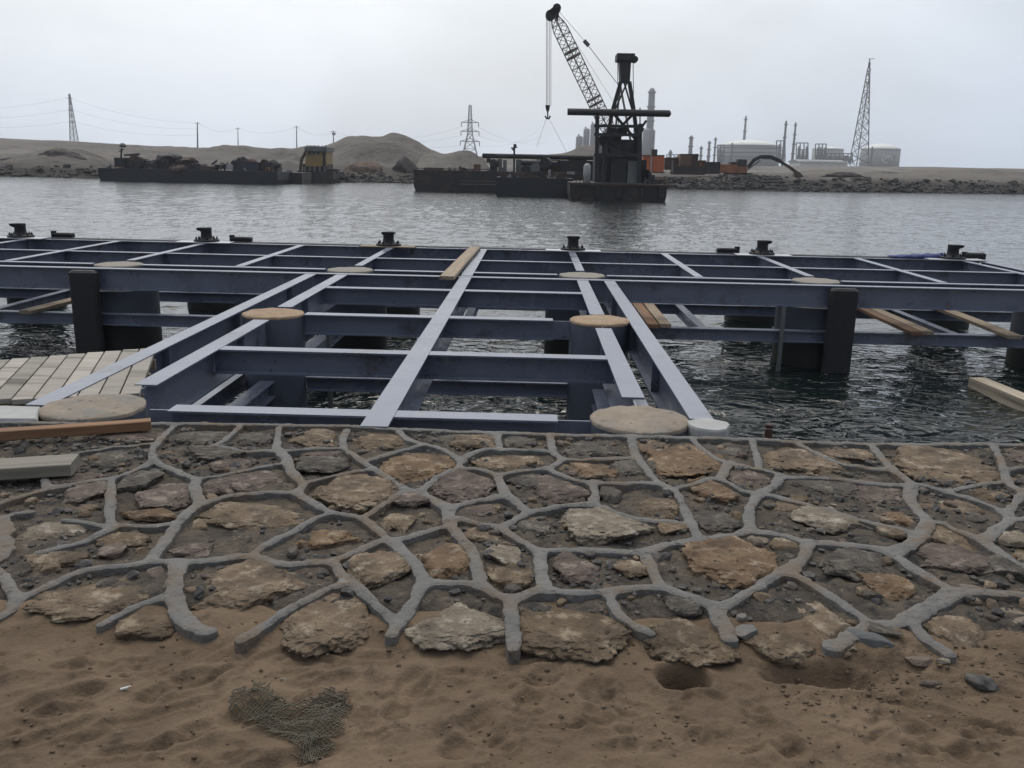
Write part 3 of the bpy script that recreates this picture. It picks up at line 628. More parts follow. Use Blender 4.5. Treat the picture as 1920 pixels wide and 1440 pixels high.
# scattered crumbs of sand and shell
mb = MB()
for k in range(520):
    px, py = random.uniform(-60, 1980), random.uniform(1190, 1445)
    if random.random() < .5: px = random.gauss(1700, 120); py = random.gauss(1290, 35)
    c = P(px, py, -.1); s = random.choice((.002, .003, .004, .005, .008))
    rr = v0*np.array((s, s*.8, s*.6))*(1+.25*rng.normal(size=(len(v0), 1)))+np.array((c[0], c[1], sandz(c[0], c[1])+s*.2)); mb.add(rr, f0)
o = mb.build('sand_crumbs', STN['D']); o['kind'] = 'stuff'
mb = MB(); v2_, f2_ = ICO[2]               # clods of the same damp sand
for k in range(480):
    px, py = random.uniform(-60, 1980), random.uniform(1180, 1445)
    if random.random() < .4: px = random.gauss(1640, 170); py = random.gauss(1285, 40)
    c = P(px, py, -.09); s = random.choice((.002, .003, .003, .004, .005, .006, .009))
    if fbm(np.array([c[0]*3.1]), np.array([c[1]*3.1]), 2, 97)[0] < random.uniform(-.6, .3): continue
    rr = v2_*np.array((s, s*.8, s*.5))*(1+.2*rng.normal(size=(len(v2_), 1)))+np.array((c[0], c[1], sandz(c[0], c[1])+s*.1)); mb.add(rr, f2_, True)
o = mb.build('sand_clods', SAND); o['kind'] = 'stuff'
# piece of net on the sand
NETP = [(428,1328),(436,1308),(470,1298),(500,1300),(513,1318),(532,1331),(558,1333),(590,1319),(605,1303),(632,1297),(656,1306),(660,1332),(650,1362),(641,1386),(622,1412),(604,1432),(583,1442),(560,1426),(545,1405),(520,1387),(490,1381),(462,1366),(440,1350)]
poly = [P(x, y, -.095)[:2] for x, y in NETP]; ctr = np.mean(poly, 0)
def inside(x, y):
    c = False; n = len(poly)
    for i in range(n):
        (xa, ya), (xb, yb) = poly[i], poly[i-1]
        if (ya > y) != (yb > y) and x < (xb-xa)*(y-ya)/(yb-ya)+xa: c = not c
    return c
def npt(u, w):                            # warped net coordinates
    x = ctr[0]+u*.92+w*.35+.02*math.sin(w*19)+.012*math.sin(u*31+w*12); y = ctr[1]-u*.30+w*.9+.022*math.sin(u*14)+.01*math.sin(w*37)
    return x, y
mb = MB(); pit = .0100; n_ = 40
def netz(x, y): return sandz(x, y)+.006+.03*abs(float(fbm(np.array([x*9.]), np.array([y*14.]), 3, 88)[0]))+.004*float(fbm(np.array([x*60.]), np.array([y*60.]), 1, 89)[0])
NV = {}
for i in range(-n_, n_+1):
    for j in range(-n_, n_+1):
        x, y = npt(i*pit, j*pit)
        if inside(x+random.uniform(-.014, .014), y+random.uniform(-.012, .012)): NV[i, j] = (x+random.uniform(-.002, .002), y+random.uniform(-.002, .002), netz(x, y))
for (i, j), p in NV.items():
    for q in ((i+1, j), (i, j+1)):
        if q in NV and random.random() > .04: mb.tube(p, NV[q], .0019, n=4, cap=False)
tag(mb.build('net_scrap', NETM), 'torn olive scrap of netting lying on the brown sand', 'net')
c = P(1075, 1376, -.1)

# timbers lying on the paving
def timber(name, a, bq, w, h, mat, label, cat='timber', group=None):   # a, b: ends of the near top edge; w goes away from the camera
    a = Vector(a); bq = Vector(bq); d = (bq-a); Ln = d.length; d.normalize(); side = Vector((-d.y, d.x, 0)).normalized()
    upv = d.cross(side); o = bpy.data.objects.new(name, None); mbb = MB(); nseg = 12; b_ = .004; vs = []; 
    pr = [(0, -b_), (b_, 0), (w-b_, 0), (w, -b_), (w, -h+b_), (w-b_, -h), (b_, -h), (0, -h+b_)]
    for k in range(nseg+1):
        t = k/nseg; wv = .003*math.sin(t*5+w*90)
        vs += [Vector((t*Ln, y, z+wv)) for y, z in pr]
    fs = [(k*8+i, k*8+(i+1) % 8, k*8+8+(i+1) % 8, k*8+8+i) for k in range(nseg) for i in range(8)]+[tuple(range(7, -1, -1)), tuple(nseg*8+i for i in range(8))]
    bpy.data.objects.remove(o); mbb.add(vs, fs); ob = mbb.build(name, mat)
    mm = Matrix.Identity(4)
    for i in range(3): mm[i][0], mm[i][1], mm[i][2] = d[i], side[i], upv[i]
    mm.translation = a; ob.matrix_world = mm; return tag(ob, label, cat, group)
a = P(-160, 822, .055); bq = P(282, 789, .055); timber('timber', a, bq, .075, .055, WOODN, 'rust brown timber lying on the joints beside the left pile cap')
a = P(-150, 885, .06); bq = P(132, 872, .06); timber('timber', a, bq, .17, .06, WOODG, 'thick weathered grey plank end resting on paving at left edge', 'plank')

# ================================================================ ACCESS TRESTLE AND MOORING DOCK
tr = thing('access_trestle', 'grey blue steel beam trestle on pipe piles leading from the stone paving to the dock', 'trestle', (-.9, 5, 0))
dk = thing('mooring_dock', 'long grey steel dock frame on thick piles carrying the row of bollards', 'dock', (0, 14.5, 0))
def beam(par, name, p, q, w, h, label=None, mat=STEEL, **k):
    o = MB().ibeam(p, q, w, h, **k).build(name, mat, par)
    if label: o['label'] = label
    return o
def pile(par, x, y, r, ztop, capm=None, fouled=True, dome=0):
    mb = MB().lathe((x, y, 0), [(r, -4.2), (r, -1.25), (r, ztop-.02), (r, ztop-.015), (r-.006, ztop)] if r < .4 or not capm else [(r, -4.2), (r, -1.2), (r, -.36), (r, -.35), (r-.01, -.34), (.345, -.34), (.335, -.33), (.335, -.32), (.335, ztop-.02), (.33, ztop)], 40)
    if r > .4: r = .33
    o = mb.build('pile', PILE2 if ztop > -.01 else PILE, par)
    if capm:
        n = 40; mb = MB(); vs = []; fs = []; rings = [(1.012, -.02), (1.012, .001), (.985, .0065), (.8, .008+dome*.3), (.5, .009+dome*.5), (.2, .009+dome*.5)]
        for q, z in rings:
            for i in range(n):
                a = 6.283185*i/n; e = 1+(.022*vnoise(np.array([i*.9]), np.array([x*7]), 4)[0] if q > .9 else 0)
                vs.append((x+r*q*e*math.cos(a), y+r*q*e*math.sin(a), ztop+z+(0 if q > .99 else .009*float(fbm(np.array([q*math.cos(a)*5+x]), np.array([q*math.sin(a)*5+y]), 3, 8)[0]))))
        for k in range(len(rings)-1): fs += [(k*n+i, k*n+(i+1) % n, k*n+n+(i+1) % n, k*n+n+i) for i in range(n)]
        fs.append(tuple((len(rings)-1)*n+i for i in range(n))); mb.add(vs, fs, True)
        c = mb.build('concrete_cap', capm, o); c.location = (0, 0, 0)
        c.parent = o; c.matrix_parent_inverse = Matrix.Identity(4)
    return o
XL, XR = -2.62, .72
for x, y, cm, dm in ((XL-.08, 5.23, SANDCAP, .006), (XR-.02, 5.27, SANDCAP, .006), (XL, 8.86, SANDCAPO, .008), (XR, 8.92, SANDCAPO, .008)):
    pile(tr, x, y, .305, -.004, cm, dome=dm)
for x in (-3.05, 1.09): beam(tr, 'edge_beam', (x, 5.30 if x > 0 else 5.22, .0), (x, 12.16, .0), .15, .30)
for x in (XL, XR):
    beam(tr, 'pile_beam', (x, 5.80, -.002), (x, 8.45, -.002), .155, .30)
    beam(tr, 'pile_beam', (x, 9.27, -.002), (x, 12.18, -.002), .155, .30)
    for (ya, yb) in ((5.54, 5.80), (8.45, 8.56), (9.2, 9.27)):
        MB().box((x, (ya+yb)/2, -.155), (.012, yb-ya, .28)).build('web_plate', STEEL, tr)
    beam(tr, 'lower_beam', (x, 5.52, -.64), (x, 8.55, -.64), .15, .17); beam(tr, 'lower_beam', (x, 9.2, -.64), (x, 12.2, -.64), .15, .17)
beam(tr, 'lower_beam', (-3.0, 5.1, -.63), (-3.0, 12.2, -.63), .14, .17); beam(tr, 'lower_beam', (1.06, 5.1, -.63), (1.06, 12.2, -.63), .14, .17)
beam(tr, 'middle_beam', (-.90, 4.955, .0), (-.90, 12.19, .0), .165, .30, 'straight middle beam running the whole length')
for y, xa, xb in ((5.255, -2.22, .19), (7.10, XL+.012, XR-.012), (8.90, -2.3, .24), (10.92, XL+.012, XR-.012)):
    for a, bq in ((xa, -.907), (-.893, xb)): beam(tr, 'cross_beam', (a, y, -.005), (bq, y, -.005), .15, .205)
    if y in (5.255, 8.90):
        for a, bq in ((XL+.26, xa), (xb, XR-.27)): MB().box(((a+bq)/2, y, -.115), (bq-a, .012, .19)).build('web_plate', STEEL, tr)
for y in (8.9,):
    beam(tr, 'lower_beam', (XL+.31, y, -.66), (XR-.31, y, -.66), .14, .15)
for x in (XL, XR):                        # web stiffeners
    for y in (7.7, 10.0, 11.5):
        for s in (-1, 1): MB().box((x+s*.0385, y, -.152), (.065, .01, .268)).build('stiffener', STEEL, tr)
for x, sgn in ((-3.05, 1), (1.09, -1)):
    for y in (7.1, 8.9, 10.92): MB().box((x+sgn*.0375, y, -.15), (.064, .01, .268)).build('stiffener', STEEL, tr)
MB().tube((-2.23, 9.59, -2.5), (-2.23, 9.59, -.22), .028, n=12).build('guide_pipe', GREYM, tr)
# the dock
XT = [-14.58, -12.87, -11.16, -9.45, -7.74, -6.1, -4.29, -2.61, -.9, .75, 2.46, 4.2, 6.0, 7.94]
x0, x1 = -15.2, 8.30
pl = [-12.9, -9.5, -6.06, -2.64, .75, 4.14, 7.62]
beam(dk, 'front_beam', (x0, 12.27, .0), (x1, 12.27, .0), .13, .30)
fr = [x0]+[v for p in pl for v in (p-.36, p+.36)]+[x1]
for a, bq in zip(fr[::2], fr[1::2]):
    if bq-a > .2: beam(dk, 'inner_beam', (a, 12.82, -.002), (bq, 12.82, -.002), .13, .30)
beam(dk, 'middle_beam', (x0, 14.55, -.004), (x1, 14.55, -.004), .12, .30)
beam(dk, 'rear_beam', (x0, 16.55, .0), (x1, 16.55, .0), .14, .34)
beam(dk, 'end_beam', (x1, 12.34, -.003), (x1, 16.48, -.003), .14, .30)
for x in XT:
    if x == -.9: beam(dk, 'transverse_beam', (x, 12.35, .004), (x, 16.47, .004), .16, .28)
    else: beam(dk, 'transverse_beam', (x, 12.90 if min(abs(x-p) for p in pl) > .3 else 13.32, .002), (x, 16.47, .002), .125, .28)
for p in pl:
    o = pile(dk, p, 12.86, .52, -.012, PALECAP, dome=.004)
    pile(dk, p+.05 if p < 7 else 7.72, 16.55, .50, -.36)
    s = -1 if p < -1 else 1
    if p not in (-2.64, .75):
        fx = p+s*.16; mb = MB(); mb.cbox((fx, 12.115, -.73), (.37, .155, 1.42), .03); mb.build('fender_strip', RUBBER, dk)
for y in (12.285, 14.55): beam(dk, 'lower_beam', (x0, y, -.645), (x1, y, -.645), .13, .165)
for x in XT[::2]: beam(dk, 'lower_beam', (x, 12.36, -.65), (x, 14.48, -.65), .12, .15)
MB().tube((3.53, 12.20, -2.5), (3.53, 12.20, -.30), .032, n=12).build('guide_pipe', GREYM, dk)
for x, n_ in zip((-9.66, -6.12, -2.68, .78, 4.3, 7.82), range(6)):
    MB().box((x, 16.52, .012), (1.02, .34, .016)).build('bollard_plate', PLATE if n_ != 2 else WOODT, dk)
for x in (-12, -8.6, -5, -1.6, 1.8, 5.2):  # dark toe rail on the seaward edge
    pass
MB().box(((x0+x1)/2, 16.75, -.06), (x1-x0, .22, .14)).build('edge_rail', BLACKIRON, dk)
# bollards
BL = ['leftmost bollard, horn turned left, a dark bar beside it', 'bollard second from left, horn turned left',
      'upright bollard left of the diagonal timber on the dock edge', 'upright bollard standing over the pale plate right of the diagonal timber',
      'bollard fifth from left, horn turned right on a pale plate', 'rightmost bollard, horn turned right, blue tarpaulin beside it']
def bollard(x, y, dirx, label):
    t = thing('bollard', 'black iron '+label, 'bollard', (x, y, .02), 'black bollards along the dock edge'); t.scale = (.86, .86, .80)
    mb = MB().lathe((0, 0, 0), [(.27, 0), (.27, .035), (.255, .045), (.15, .06), (.125, .10), (.116, .17), (.116, .26), (.12, .30), (.112, .318), (.02, .32)], 28)
    mb.build('post', BLACKIRON, t, loc=(0, 0, 0))
    pr = [(.0, .22), (.10, .235), (.16, .262), (.178, .275), (.18, .305), (.165, .315), (.0, .316)]
    ss = (dirx,) if dirx else (-1, 1)
    for s in ss:
        k = 1 if dirx else .78
        mb = MB(); mb.prism([(s*a*k, -.10, z) for a, z in pr], (0, .20, 0)); mb.build('horn', BLACKIRON, t, loc=(0, 0, 0))
    for i in range(8):
        a = 2*math.pi*(i+.5)/8; mb = MB().tube((.215*math.cos(a), .215*math.sin(a), .035), (.215*math.cos(a), .215*math.sin(a), .085), .024, n=6, smooth=False)
        mb.tube((.215*math.cos(a), .215*math.sin(a), .08), (.215*math.cos(a), .215*math.sin(a), .115), .012, n=6); mb.build('nut', BLACKIRON, t, loc=(0, 0, 0))
for x, dx, lb in zip((-9.66, -6.12, -2.68, .78, 4.3, 7.82), (-1, -1, 0, 0, 1, 1), BL): bollard(x, 16.62, dx, lb)
# short fender arms next to four bollards
for x, dz, lb in ((-9.0, 1, 'dark steel fender arm sticking out right of the leftmost bollard'), (-5.55, 1, 'dark steel fender arm right of the second bollard'),
             (3.72, -1, 'dark steel fender arm left of the fifth bollard'), (8.35, 1, 'blunt dark rubber fender head at the right end of the dock')):
    t = thing('fender_arm', lb, 'fender', (x, 16.9, .05))
    big = x > 8
    MB().cbox((0, .0, .0), (.40, .16, .085 if not big else .12), .02).build('arm', RUBBER if big else BLACKIRON, t, loc=(0, 0, 0))
    MB().tube((-dz*.18, 0, -.05), (-dz*.18, 0, .075), .05, n=12).build('pin', BLACKIRON, t, loc=(0, 0, 0))
mb = MB(); NX = 14
vs = []
for k in range(NX+1):
    t_ = k/NX; h = .02+.07*t_**.7; x = 6.72+t_*.98
    for yy, zz in ((16.62, 0), (16.66, h*.7), (16.74, h), (16.82, h*.75), (16.88, 0)): vs.append((x, yy, .015+zz+.012*math.sin(k*1.7+yy*40)*(zz > 0)))
mb.add(vs, [(k*5+i, k*5+i+1, k*5+6+i, k*5+5+i) for k in range(NX) for i in range(4)]+[(k*5+4, k*5, k*5+5, k*5+9) for k in range(NX)]+[(0, 4, 3, 2, 1), tuple(NX*5+i for i in range(5))], True)
tag(mb.build('tarpaulin', BLUEM), 'rolled dark blue tarpaulin along the dock edge left of the rightmost bollard', 'tarpaulin')
# loose timber on the dock
timber('plank', (-1.02, 11.75, .065), (-.93, 16.3, .065), .20, .05, WOODT, 'long tan plank lying beside the straight middle beam across the dock', 'plank')
for q, (xa, xb) in enumerate(((1.62, 1.64), (1.80, 1.81), (1.98, 2.0))):
    timber('plank', (xa, 12.05+.05*q, -.585), (xb, 14.75, -.585), .155, .05, WOODT if q != 1 else WOODN,
           ('leftmost', 'middle reddish', 'rightmost')[q]+' plank of the three on the lower beam beside the trestle edge', 'plank', 'planks on the lower beams')
for q, (xa, xb) in enumerate(((5.40, 5.47), (5.58, 5.65))):
    timber('plank', (xa, 12.02+.06*q, -.583), (xb, 14.75, -.583), .16, .05, WOODT if q else WOODN, ('left', 'right')[q]+' one of the paired planks under the dock right of the wide black fender', 'plank', 'planks on the lower beams')
timber('plank', (6.72, 11.95, -.583), (6.85, 14.75, -.583), .20, .05, WOODT, 'single plank on the lower beam at far right under the dock', 'plank', 'planks on the lower beams')
timber('plank', (-6.95, 12.0, -.583), (-6.75, 14.75, -.583), .18, .05, WOODT, 'single plank on the lower beam at far left under the dock', 'plank', 'planks on the lower beams')
timber('timber', (6.27, 8.9, -1.06), (6.02, 11.42, -1.06), .22, .16, WOODP, 'thick pale timber floating in the dark water at the right edge', 'timber')
# boardwalk panel at left
bw = thing('boardwalk', 'bleached grey boardwalk panel beside the left edge of the trestle', 'boardwalk', (-3.6, 6, -.02))
dv = Vector((-.326, .945, 0)).normalized(); sv = Vector((dv.y, -dv.x, 0)); bwid = .128
A0 = Vector((-3.17, 5.40, -.008))
for k in range(-9, 5):
    far = 1.40+.03*k+random.uniform(-.01, .01)
    near_ = max(0.0, -.02*k)-.02+random.uniform(-.01, .01)+.10*max(0, -k-3)*.4
    p = A0+sv*(k*bwid); q0 = p+dv*near_; q1 = p+dv*far
    wv = sv*(bwid-.012)
    mb = MB(); mb.prism([q0, q0+wv, q1+wv, q1], (0, 0, -.032))
    mb.build('board', WOODD, bw)
for t_ in (.15, .75, 1.25):
    a = A0+dv*t_+sv*(-9*bwid); bq = A0+dv*t_+sv*(5*bwid); MB().bar((a.x, a.y, -.09), (bq.x, bq.y, -.09), .06, .08).build('joist', WOODT, bw)
for t_, k in ((.2, -8), (1.2, -8), (.2, 1), (1.2, 1)):
    a = A0+dv*t_+sv*(k*bwid); MB().bar((a.x, a.y, -3), (a.x, a.y, -.13), .09).build('post', WOODT, bw)
# concrete pads
def pad(name, pts, z, h, mat, label):
    mb = MB(); n = len(pts); c = np.mean(pts, 0); vs = []
    for sc, zz in ((1, -h), (1, -.012), (.965, 0)):
        vs += [(c[0]+(p[0]-c[0])*sc, c[1]+(p[1]-c[1])*sc, z+zz) for p in pts]
    fs = [(k*n+i, k*n+(i+1) % n, k*n+n+(i+1) % n, k*n+n+i) for k in range(2) for i in range(n)]+[tuple(2*n+i for i in range(n))]
    mb.add(vs, fs); return tag(mb.build(name, mat), label, 'concrete pad')
pad('concrete_pad', [P(x, y)[:2] for x, y in ((-150, 786), (70, 787), (72, 774), (77, 764), (10, 762), (-150, 764))], .006, .3, CONC, 'pale square concrete pad beside the left sandy pile cap')
cx = P(1330, 800); pts = []
for i in range(14):
    a = 2*math.pi*i/14; pts.append((cx[0]+(.13+.012*math.sin(i*2.3))*math.cos(a), cx[1]+.02+(.13+.01*math.cos(i*1.7))*math.sin(a)))
pad('concrete_pad', pts, .012, .5, CONC, 'pale rounded concrete pad at the foot of the right trestle beam')
t = thing('stake', 'short dark iron stake standing in the water near the paving edge', 'stake', (2.04, 7.15, -1.2))
MB().tube((0, 0, -1.5), (0, 0, .60), .034, n=10).build('shaft', RUST, t, loc=(0, 0, 0)); MB().lathe((0, 0, .62), [(.036, 0), (.038, .02), (.03, .03)], 12).build('head', RUST, t, loc=(0, 0, 0))

# ================================================================ FAR SHORE
def layer(D, pts):                        # skyline pixels -> (x, z) at distance D
    q = np.array([A(x, y, D) for x, y in pts]); return q[:, 0], q[:, 2]
ssx = [-500, -90, -61, -45, -36, -28, -24, -13, 0, 14, 25, 35, 43, 62, 90, 130, 600]; ssy = [150, 122, 121, 126, 132, 130, 134, 134, 132, 132, 136, 140, 137, 146, 158, 175, 300]
xs = np.concatenate((-np.geomspace(1500, 131, 40), np.arange(-130, 150, 1.0), np.geomspace(151, 1600, 50)))
ys = np.concatenate((np.arange(112, 180, .9), np.arange(180, 300, 2.2), np.geomspace(302, 1700, 60)))
X, Y = np.meshgrid(xs, ys)
shore = np.interp(X, ssx, ssy)+2.2*fbm(X*.12, Y*0, 3, 71)
dsh = Y-shore
bank = np.interp(X, [-200, -60, -20, 10, 30, 60, 120], [1.5, 1.35, 1.2, 1.3, 1.75, 2.1, 2.0])
Z = WZ+bank*sstep(0, 5, dsh)-2.2*sstep(.5, -6, dsh)+sstep(0, 8, dsh)*(.45*fbm(X*.09, Y*.09, 4, 73)+.25*fbm(X*.35, Y*.35, 3, 75))
LAY = [(165, 10, [(-300,307),(0,304),(60,300),(110,298),(180,303),(230,306),(300,309)]),
 (150, 7, [(10,306),(40,296),(75,281),(105,277),(150,280),(185,295),(205,306)]),
 (290, 70, [(-700,250),(-300,256),(-60,258),(0,261),(100,265),(200,271),(330,277),(400,279),(480,284),(560,292)]),
 (215, 9, [(360,292),(390,278),(420,272),(455,271),(480,275),(505,278),(540,280),(575,277),(610,290)]),
 (235, 15, [(540,292),(580,284),(620,268),(650,256),(690,257),(715,259),(735,251),(755,254),(785,268),(805,280),(830,290)]),
 (205, 6, [(600,300),(640,284),(665,268),(690,267),(740,267),(752,270),(775,283),(800,296)]),
 (185, 7, [(780,300),(800,288),(835,287),(862,283),(885,285),(897,296),(915,302)]),
 (420, 60, [(820,294),(900,293),(1000,292),(1030,291),(1200,300),(1290,306),(1380,311),(1450,314),(1560,311),(1620,312),(1700,313),(1780,314),(1900,316),(2100,320),(2600,332)]),
 (240, 16, [(990,300),(1010,291),(1060,290),(1075,284),(1090,276),(1125,277),(1145,290),(1170,302)]),
 (180, 9, [(1480,335),(1510,324),(1560,322),(1600,326),(1650,321),(1700,324),(1760,320),(1800,322),(1860,320),(1920,324),(2100,328),(2300,336)]),
 (152, 5, [(640,318),(665,304),(700,301),(725,310),(750,309),(775,316),(800,325)])]
for D_, wd, pts in LAY:
    lx, lz = layer(D_, pts); hh = np.interp(X, lx, lz, left=-9, right=-9)
    fr_ = np.exp(-(np.abs(np.minimum(Y-D_, 0))/wd)**1.6); bk = np.exp(-(np.maximum(Y-D_, 0)/(wd*(2 if D_ < 280 else 40)))**2)
    ground = Z; rise = (hh-ground)*fr_*bk
    Z = np.where(hh > ground, np.maximum(Z, ground+rise*(1+.06*fbm(X*.12, Y*.12, 3, int(D_)))), Z)
Z += sstep(6, 20, dsh)*(.22*fbm(X*.5, Y*.5, 3, 78)+.9*sstep(165, 190, Y)*(1-sstep(300, 420, Y))*(.4-np.abs(fbm(X*.07, Y*.07, 4, 79))))
tag(grid_obj('far_shore', xs, ys, Z, DUNE), kind='structure')
def tz(x, y):
    i = int(np.argmin(abs(ys_f-y))); j = int(np.argmin(abs(xs_f-x))); return float(Z_f[i, j])
ys_f, xs_f, Z_f = ys, xs, Z
def heap(name, px, py0, py1, wpx, D_, mat, label, seed, dep=.8):
    a = A(px, py0, D_); tp = A(px, py1, D_); hw = (A(px+wpx, py0, D_)[0]-a[0]); hgt = tp[2]-a[2]
    v, f = rock(5, seed, .3, 4); v[:, 2] = np.maximum(v[:, 2], -.2)
    v = v*np.array((hw, hw*dep, hgt*1.15)); mb = MB(); mb.add(v, f, True)
    return tag(mb.build(name, mat, None, loc=(a[0], a[1], a[2]-hgt*.1)), label, 'soil heap')
heap('soil_heap', 113, 301, 281, 46, 147, SOILD, 'dark soil heap on the shore left of the moored wreck barge', 401)  # coloured darker than the shore around it
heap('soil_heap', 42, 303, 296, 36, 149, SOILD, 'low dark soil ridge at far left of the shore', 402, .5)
heap('soil_heap', 690, 324, 300, 40, 146, SOILR, 'reddish soil heap on the shore right of the yellow wheelhouse boat', 403)
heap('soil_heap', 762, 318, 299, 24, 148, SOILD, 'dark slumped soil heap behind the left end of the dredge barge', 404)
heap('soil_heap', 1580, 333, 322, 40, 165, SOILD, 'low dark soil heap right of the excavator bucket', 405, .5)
# rubble along the waterline of the far shore
mb = MB(); v1, f1_ = ICO[2]
for k in range(2200):
    x = random.choice((random.uniform(-28, -8), random.uniform(18, 40), random.uniform(18, 100), random.uniform(18, 100), random.uniform(-90, -30))); sy = np.interp(x, ssx, ssy)
    s = random.choice((.1, .14, .18, .25, .4)); y = sy+abs(random.gauss(0, 2.2)); z = tz(x, y)
    mb.add(v1*np.array((s*1.4, s, s*.8))*(1+.2*rng.normal(size=(len(v1), 1)))+np.array((x, y, z+s*.15)), f1_)
o = tag(mb.build('shore_rubble', ROCKD), kind='stuff')

# ---------------------------------------------------------------- helpers for far things: flat pixel outline at a distance -> solid with real depth
def bx(mb, x0, y0, x1, y1, D_, dep, D0=None):     # box whose front face spans these pixels
    a = A(x0, y1, D_); c = A(x1, y0, D_); return mb.box(((a[0]+c[0])/2, D_+dep/2, (a[2]+c[2])/2), (abs(c[0]-a[0]), dep, abs(c[2]-a[2])))
def pt(x, y, D_): return tuple(A(x, y, D_))
def seg(mb, pts, D_, w):
    q = [pt(x, y, D_) for x, y in pts]
    for a, c in zip(q, q[1:]): mb.bar(a, c, w)
    return mb
def cylv(mb, px, y0, y1, wpx, D_, dome=0, n=20):
    a = A(px, y1, D_); c = A(px, y0, D_); r = (A(px+wpx/2, y1, D_)[0]-a[0]); h = c[2]-a[2]
    pr_ = [(r, 0), (r, h-dome*r)]+([(r*.8, h-dome*r*.45), (r*.45, h-dome*r*.1), (.01, h)] if dome else [(r*.98, h)])
    return mb.lathe((a[0], D_+r, a[2]), pr_, n)
def lattice(mb, legs, n, w, wb, xb=True):  # legs: list of (bottom, top) ; rings of bracing
    k = len(legs)
    P_ = [[Vector(b_).lerp(Vector(t_), i/n) for b_, t_ in legs] for i in range(n+1)]
    for b_, t_ in legs: mb.bar(b_, t_, w)
    for i in range(n+1):
        for j in range(k):
            if k == 2 and j: continue
            mb.bar(P_[i][j], P_[i][(j+1) % k], wb)
            if i < n:
                mb.bar(P_[i][j], P_[i+1][(j+1) % k], wb)
                if xb: mb.bar(P_[i][(j+1) % k], P_[i+1][j], wb)
    return mb
def hull(name, x0, y0, x1, y1, D_, dep, mat, par, rake=.06):   # barge hull: front face by pixels, waterline below
    a = A(x0, y1, D_); c = A(x1, y0, D_); zt = c[2]; L_ = c[0]-a[0]; r_ = L_*rake
    pr_ = [(a[0]+r_, WZ-.6), (c[0]-r_, WZ-.6), (c[0], WZ+.5), (c[0], zt), (a[0], zt), (a[0], WZ+.5)]
    mb = MB(); mb.prism([(x, D_, z) for x, z in pr_], (0, dep, 0)); return mb.build(name, mat, par), zt

def clutter(par, x0, x1, ybase, D_, n, seed, mats, hmax=13):   # odd machinery and scrap standing on a deck
    r = random.Random(seed)
    for k in range(n):
        px = r.uniform(x0, x1); hh = r.uniform(3, hmax); ww = r.uniform(2, 9); dd = D_+r.uniform(.3, 4); m_ = r.choice(mats); t = r.random(); mb = MB()
        if t < .4: bx(mb, px-ww/2, ybase-hh, px+ww/2, ybase, dd, r.uniform(.5, 1.6)); nm = 'deck_box'
        elif t < .6: cylv(mb, px, ybase-hh, ybase, ww*.6, dd, r.choice((0, .6)), 12); nm = 'deck_drum'
        elif t < .85: seg(mb, [(px, ybase), (px+r.uniform(-8, 8), ybase-hh*1.2)], dd, r.uniform(.08, .2)); nm = 'deck_post'
        else:
            v, f = rock(4, seed+k, .5, 6); q = pt(px, ybase-hh*.3, dd); s_ = hh*.035; mb.add(v*np.array((s_*1.8, s_, s_))+np.array(q), f); nm = 'scrap_pile'
        mb.build(nm, m_, par)
# ---------------------------------------------------------------- piling rig barge
D0 = 79
rg = thing('piling_rig_barge', 'black piling rig with tall A frame and long cross pipe on a squat black barge', 'piling barge', (7.5, D0+6, WZ))
hull('hull', 1068, 346, 1251, 374, D0, 13, HULL, rg, .03)
mb = MB(); mb.box((7.6, D0-.1, A(1160, 347, D0)[2]+.02), (8.9, .25, .16)); mb.build('rubbing_strake', RUST, rg)
for px in (1085, 1120, 1160, 1205, 1240):
    p = pt(px, 359, D0-.2); MB().tube((p[0], D0-.25, p[2]-.5), (p[0], D0-.25, p[2]+.35), .22, n=14).build('tyre_fender', RUBBER, rg)
for Dd in (82.5, 83.4):
    s = 82.5
    mb = MB(); seg(mb, [(1164, 153), (1149, 205), (1138, 262), (1131, 346)], Dd, .33); mb.build('tower_leg', RIG, rg)
    mb = MB(); seg(mb, [(1180, 153), (1188, 205), (1195, 262), (1199, 346)], Dd, .33); mb.build('tower_leg', RIG, rg)
    mb = MB(); seg(mb, [(1170, 154), (1185, 205)], Dd, .14); seg(mb, [(1176, 154), (1153, 206)], Dd, .14)
    seg(mb, [(1152, 215), (1192, 262)], Dd, .24); seg(mb, [(1186, 215), (1141, 262)], Dd, .24); seg(mb, [(1140, 262), (1196, 300)], Dd, .3); seg(mb, [(1195, 262), (1136, 300)], Dd, .3)
    mb.build('cross_brace', RIG, rg)
mb = MB()
a, c = A(1165, 153, 82.3), A(1181, 108, 82.3)
mb.prism([(pt(1164, 153, 82.3)), (pt(1181, 153, 82.3)), (pt(1184, 108, 82.3)), (pt(1162, 108, 82.3))], (0, 1.7, 0)); mb.build('leader_mast', RIG, rg)
mb = MB(); bx(mb, 1157, 100, 1191, 112, 82.0, 2.2); mb.build('mast_head', RIG, rg)
for px in (1159, 1188):
    mb = MB(); q = pt(px, 112, 84); mb.tube((q[0], 82.7, q[2]-.1), (q[0], 83.4, q[2]-.1), .28, n=14); mb.build('sheave', RIG, rg)
    mb = MB(); mb.tube(pt(px-1, 114, 84), pt(px+1, 290, 84), .035, n=5); mb.build('cable', WIREM, rg)
mb = MB(); mb.tube(pt(1064, 209.5, 81.6), pt(1255, 213, 81.6), .30, n=18); mb.tube(pt(1255, 213, 81.6), pt(1258, 213, 81.6), .30, .12, n=18); mb.build('cross_pipe', RIG, rg)
for (xa, xb, yt, yb) in ((1115, 1123, 212, 346), (1197, 1202, 232, 346)):
    for Dd in (82, 88): mb = MB(); seg(mb, [((xa+xb)/2+1, yt), ((xa+xb)/2-1, yb)], Dd, .34); mb.build('frame_post', RIG, rg)
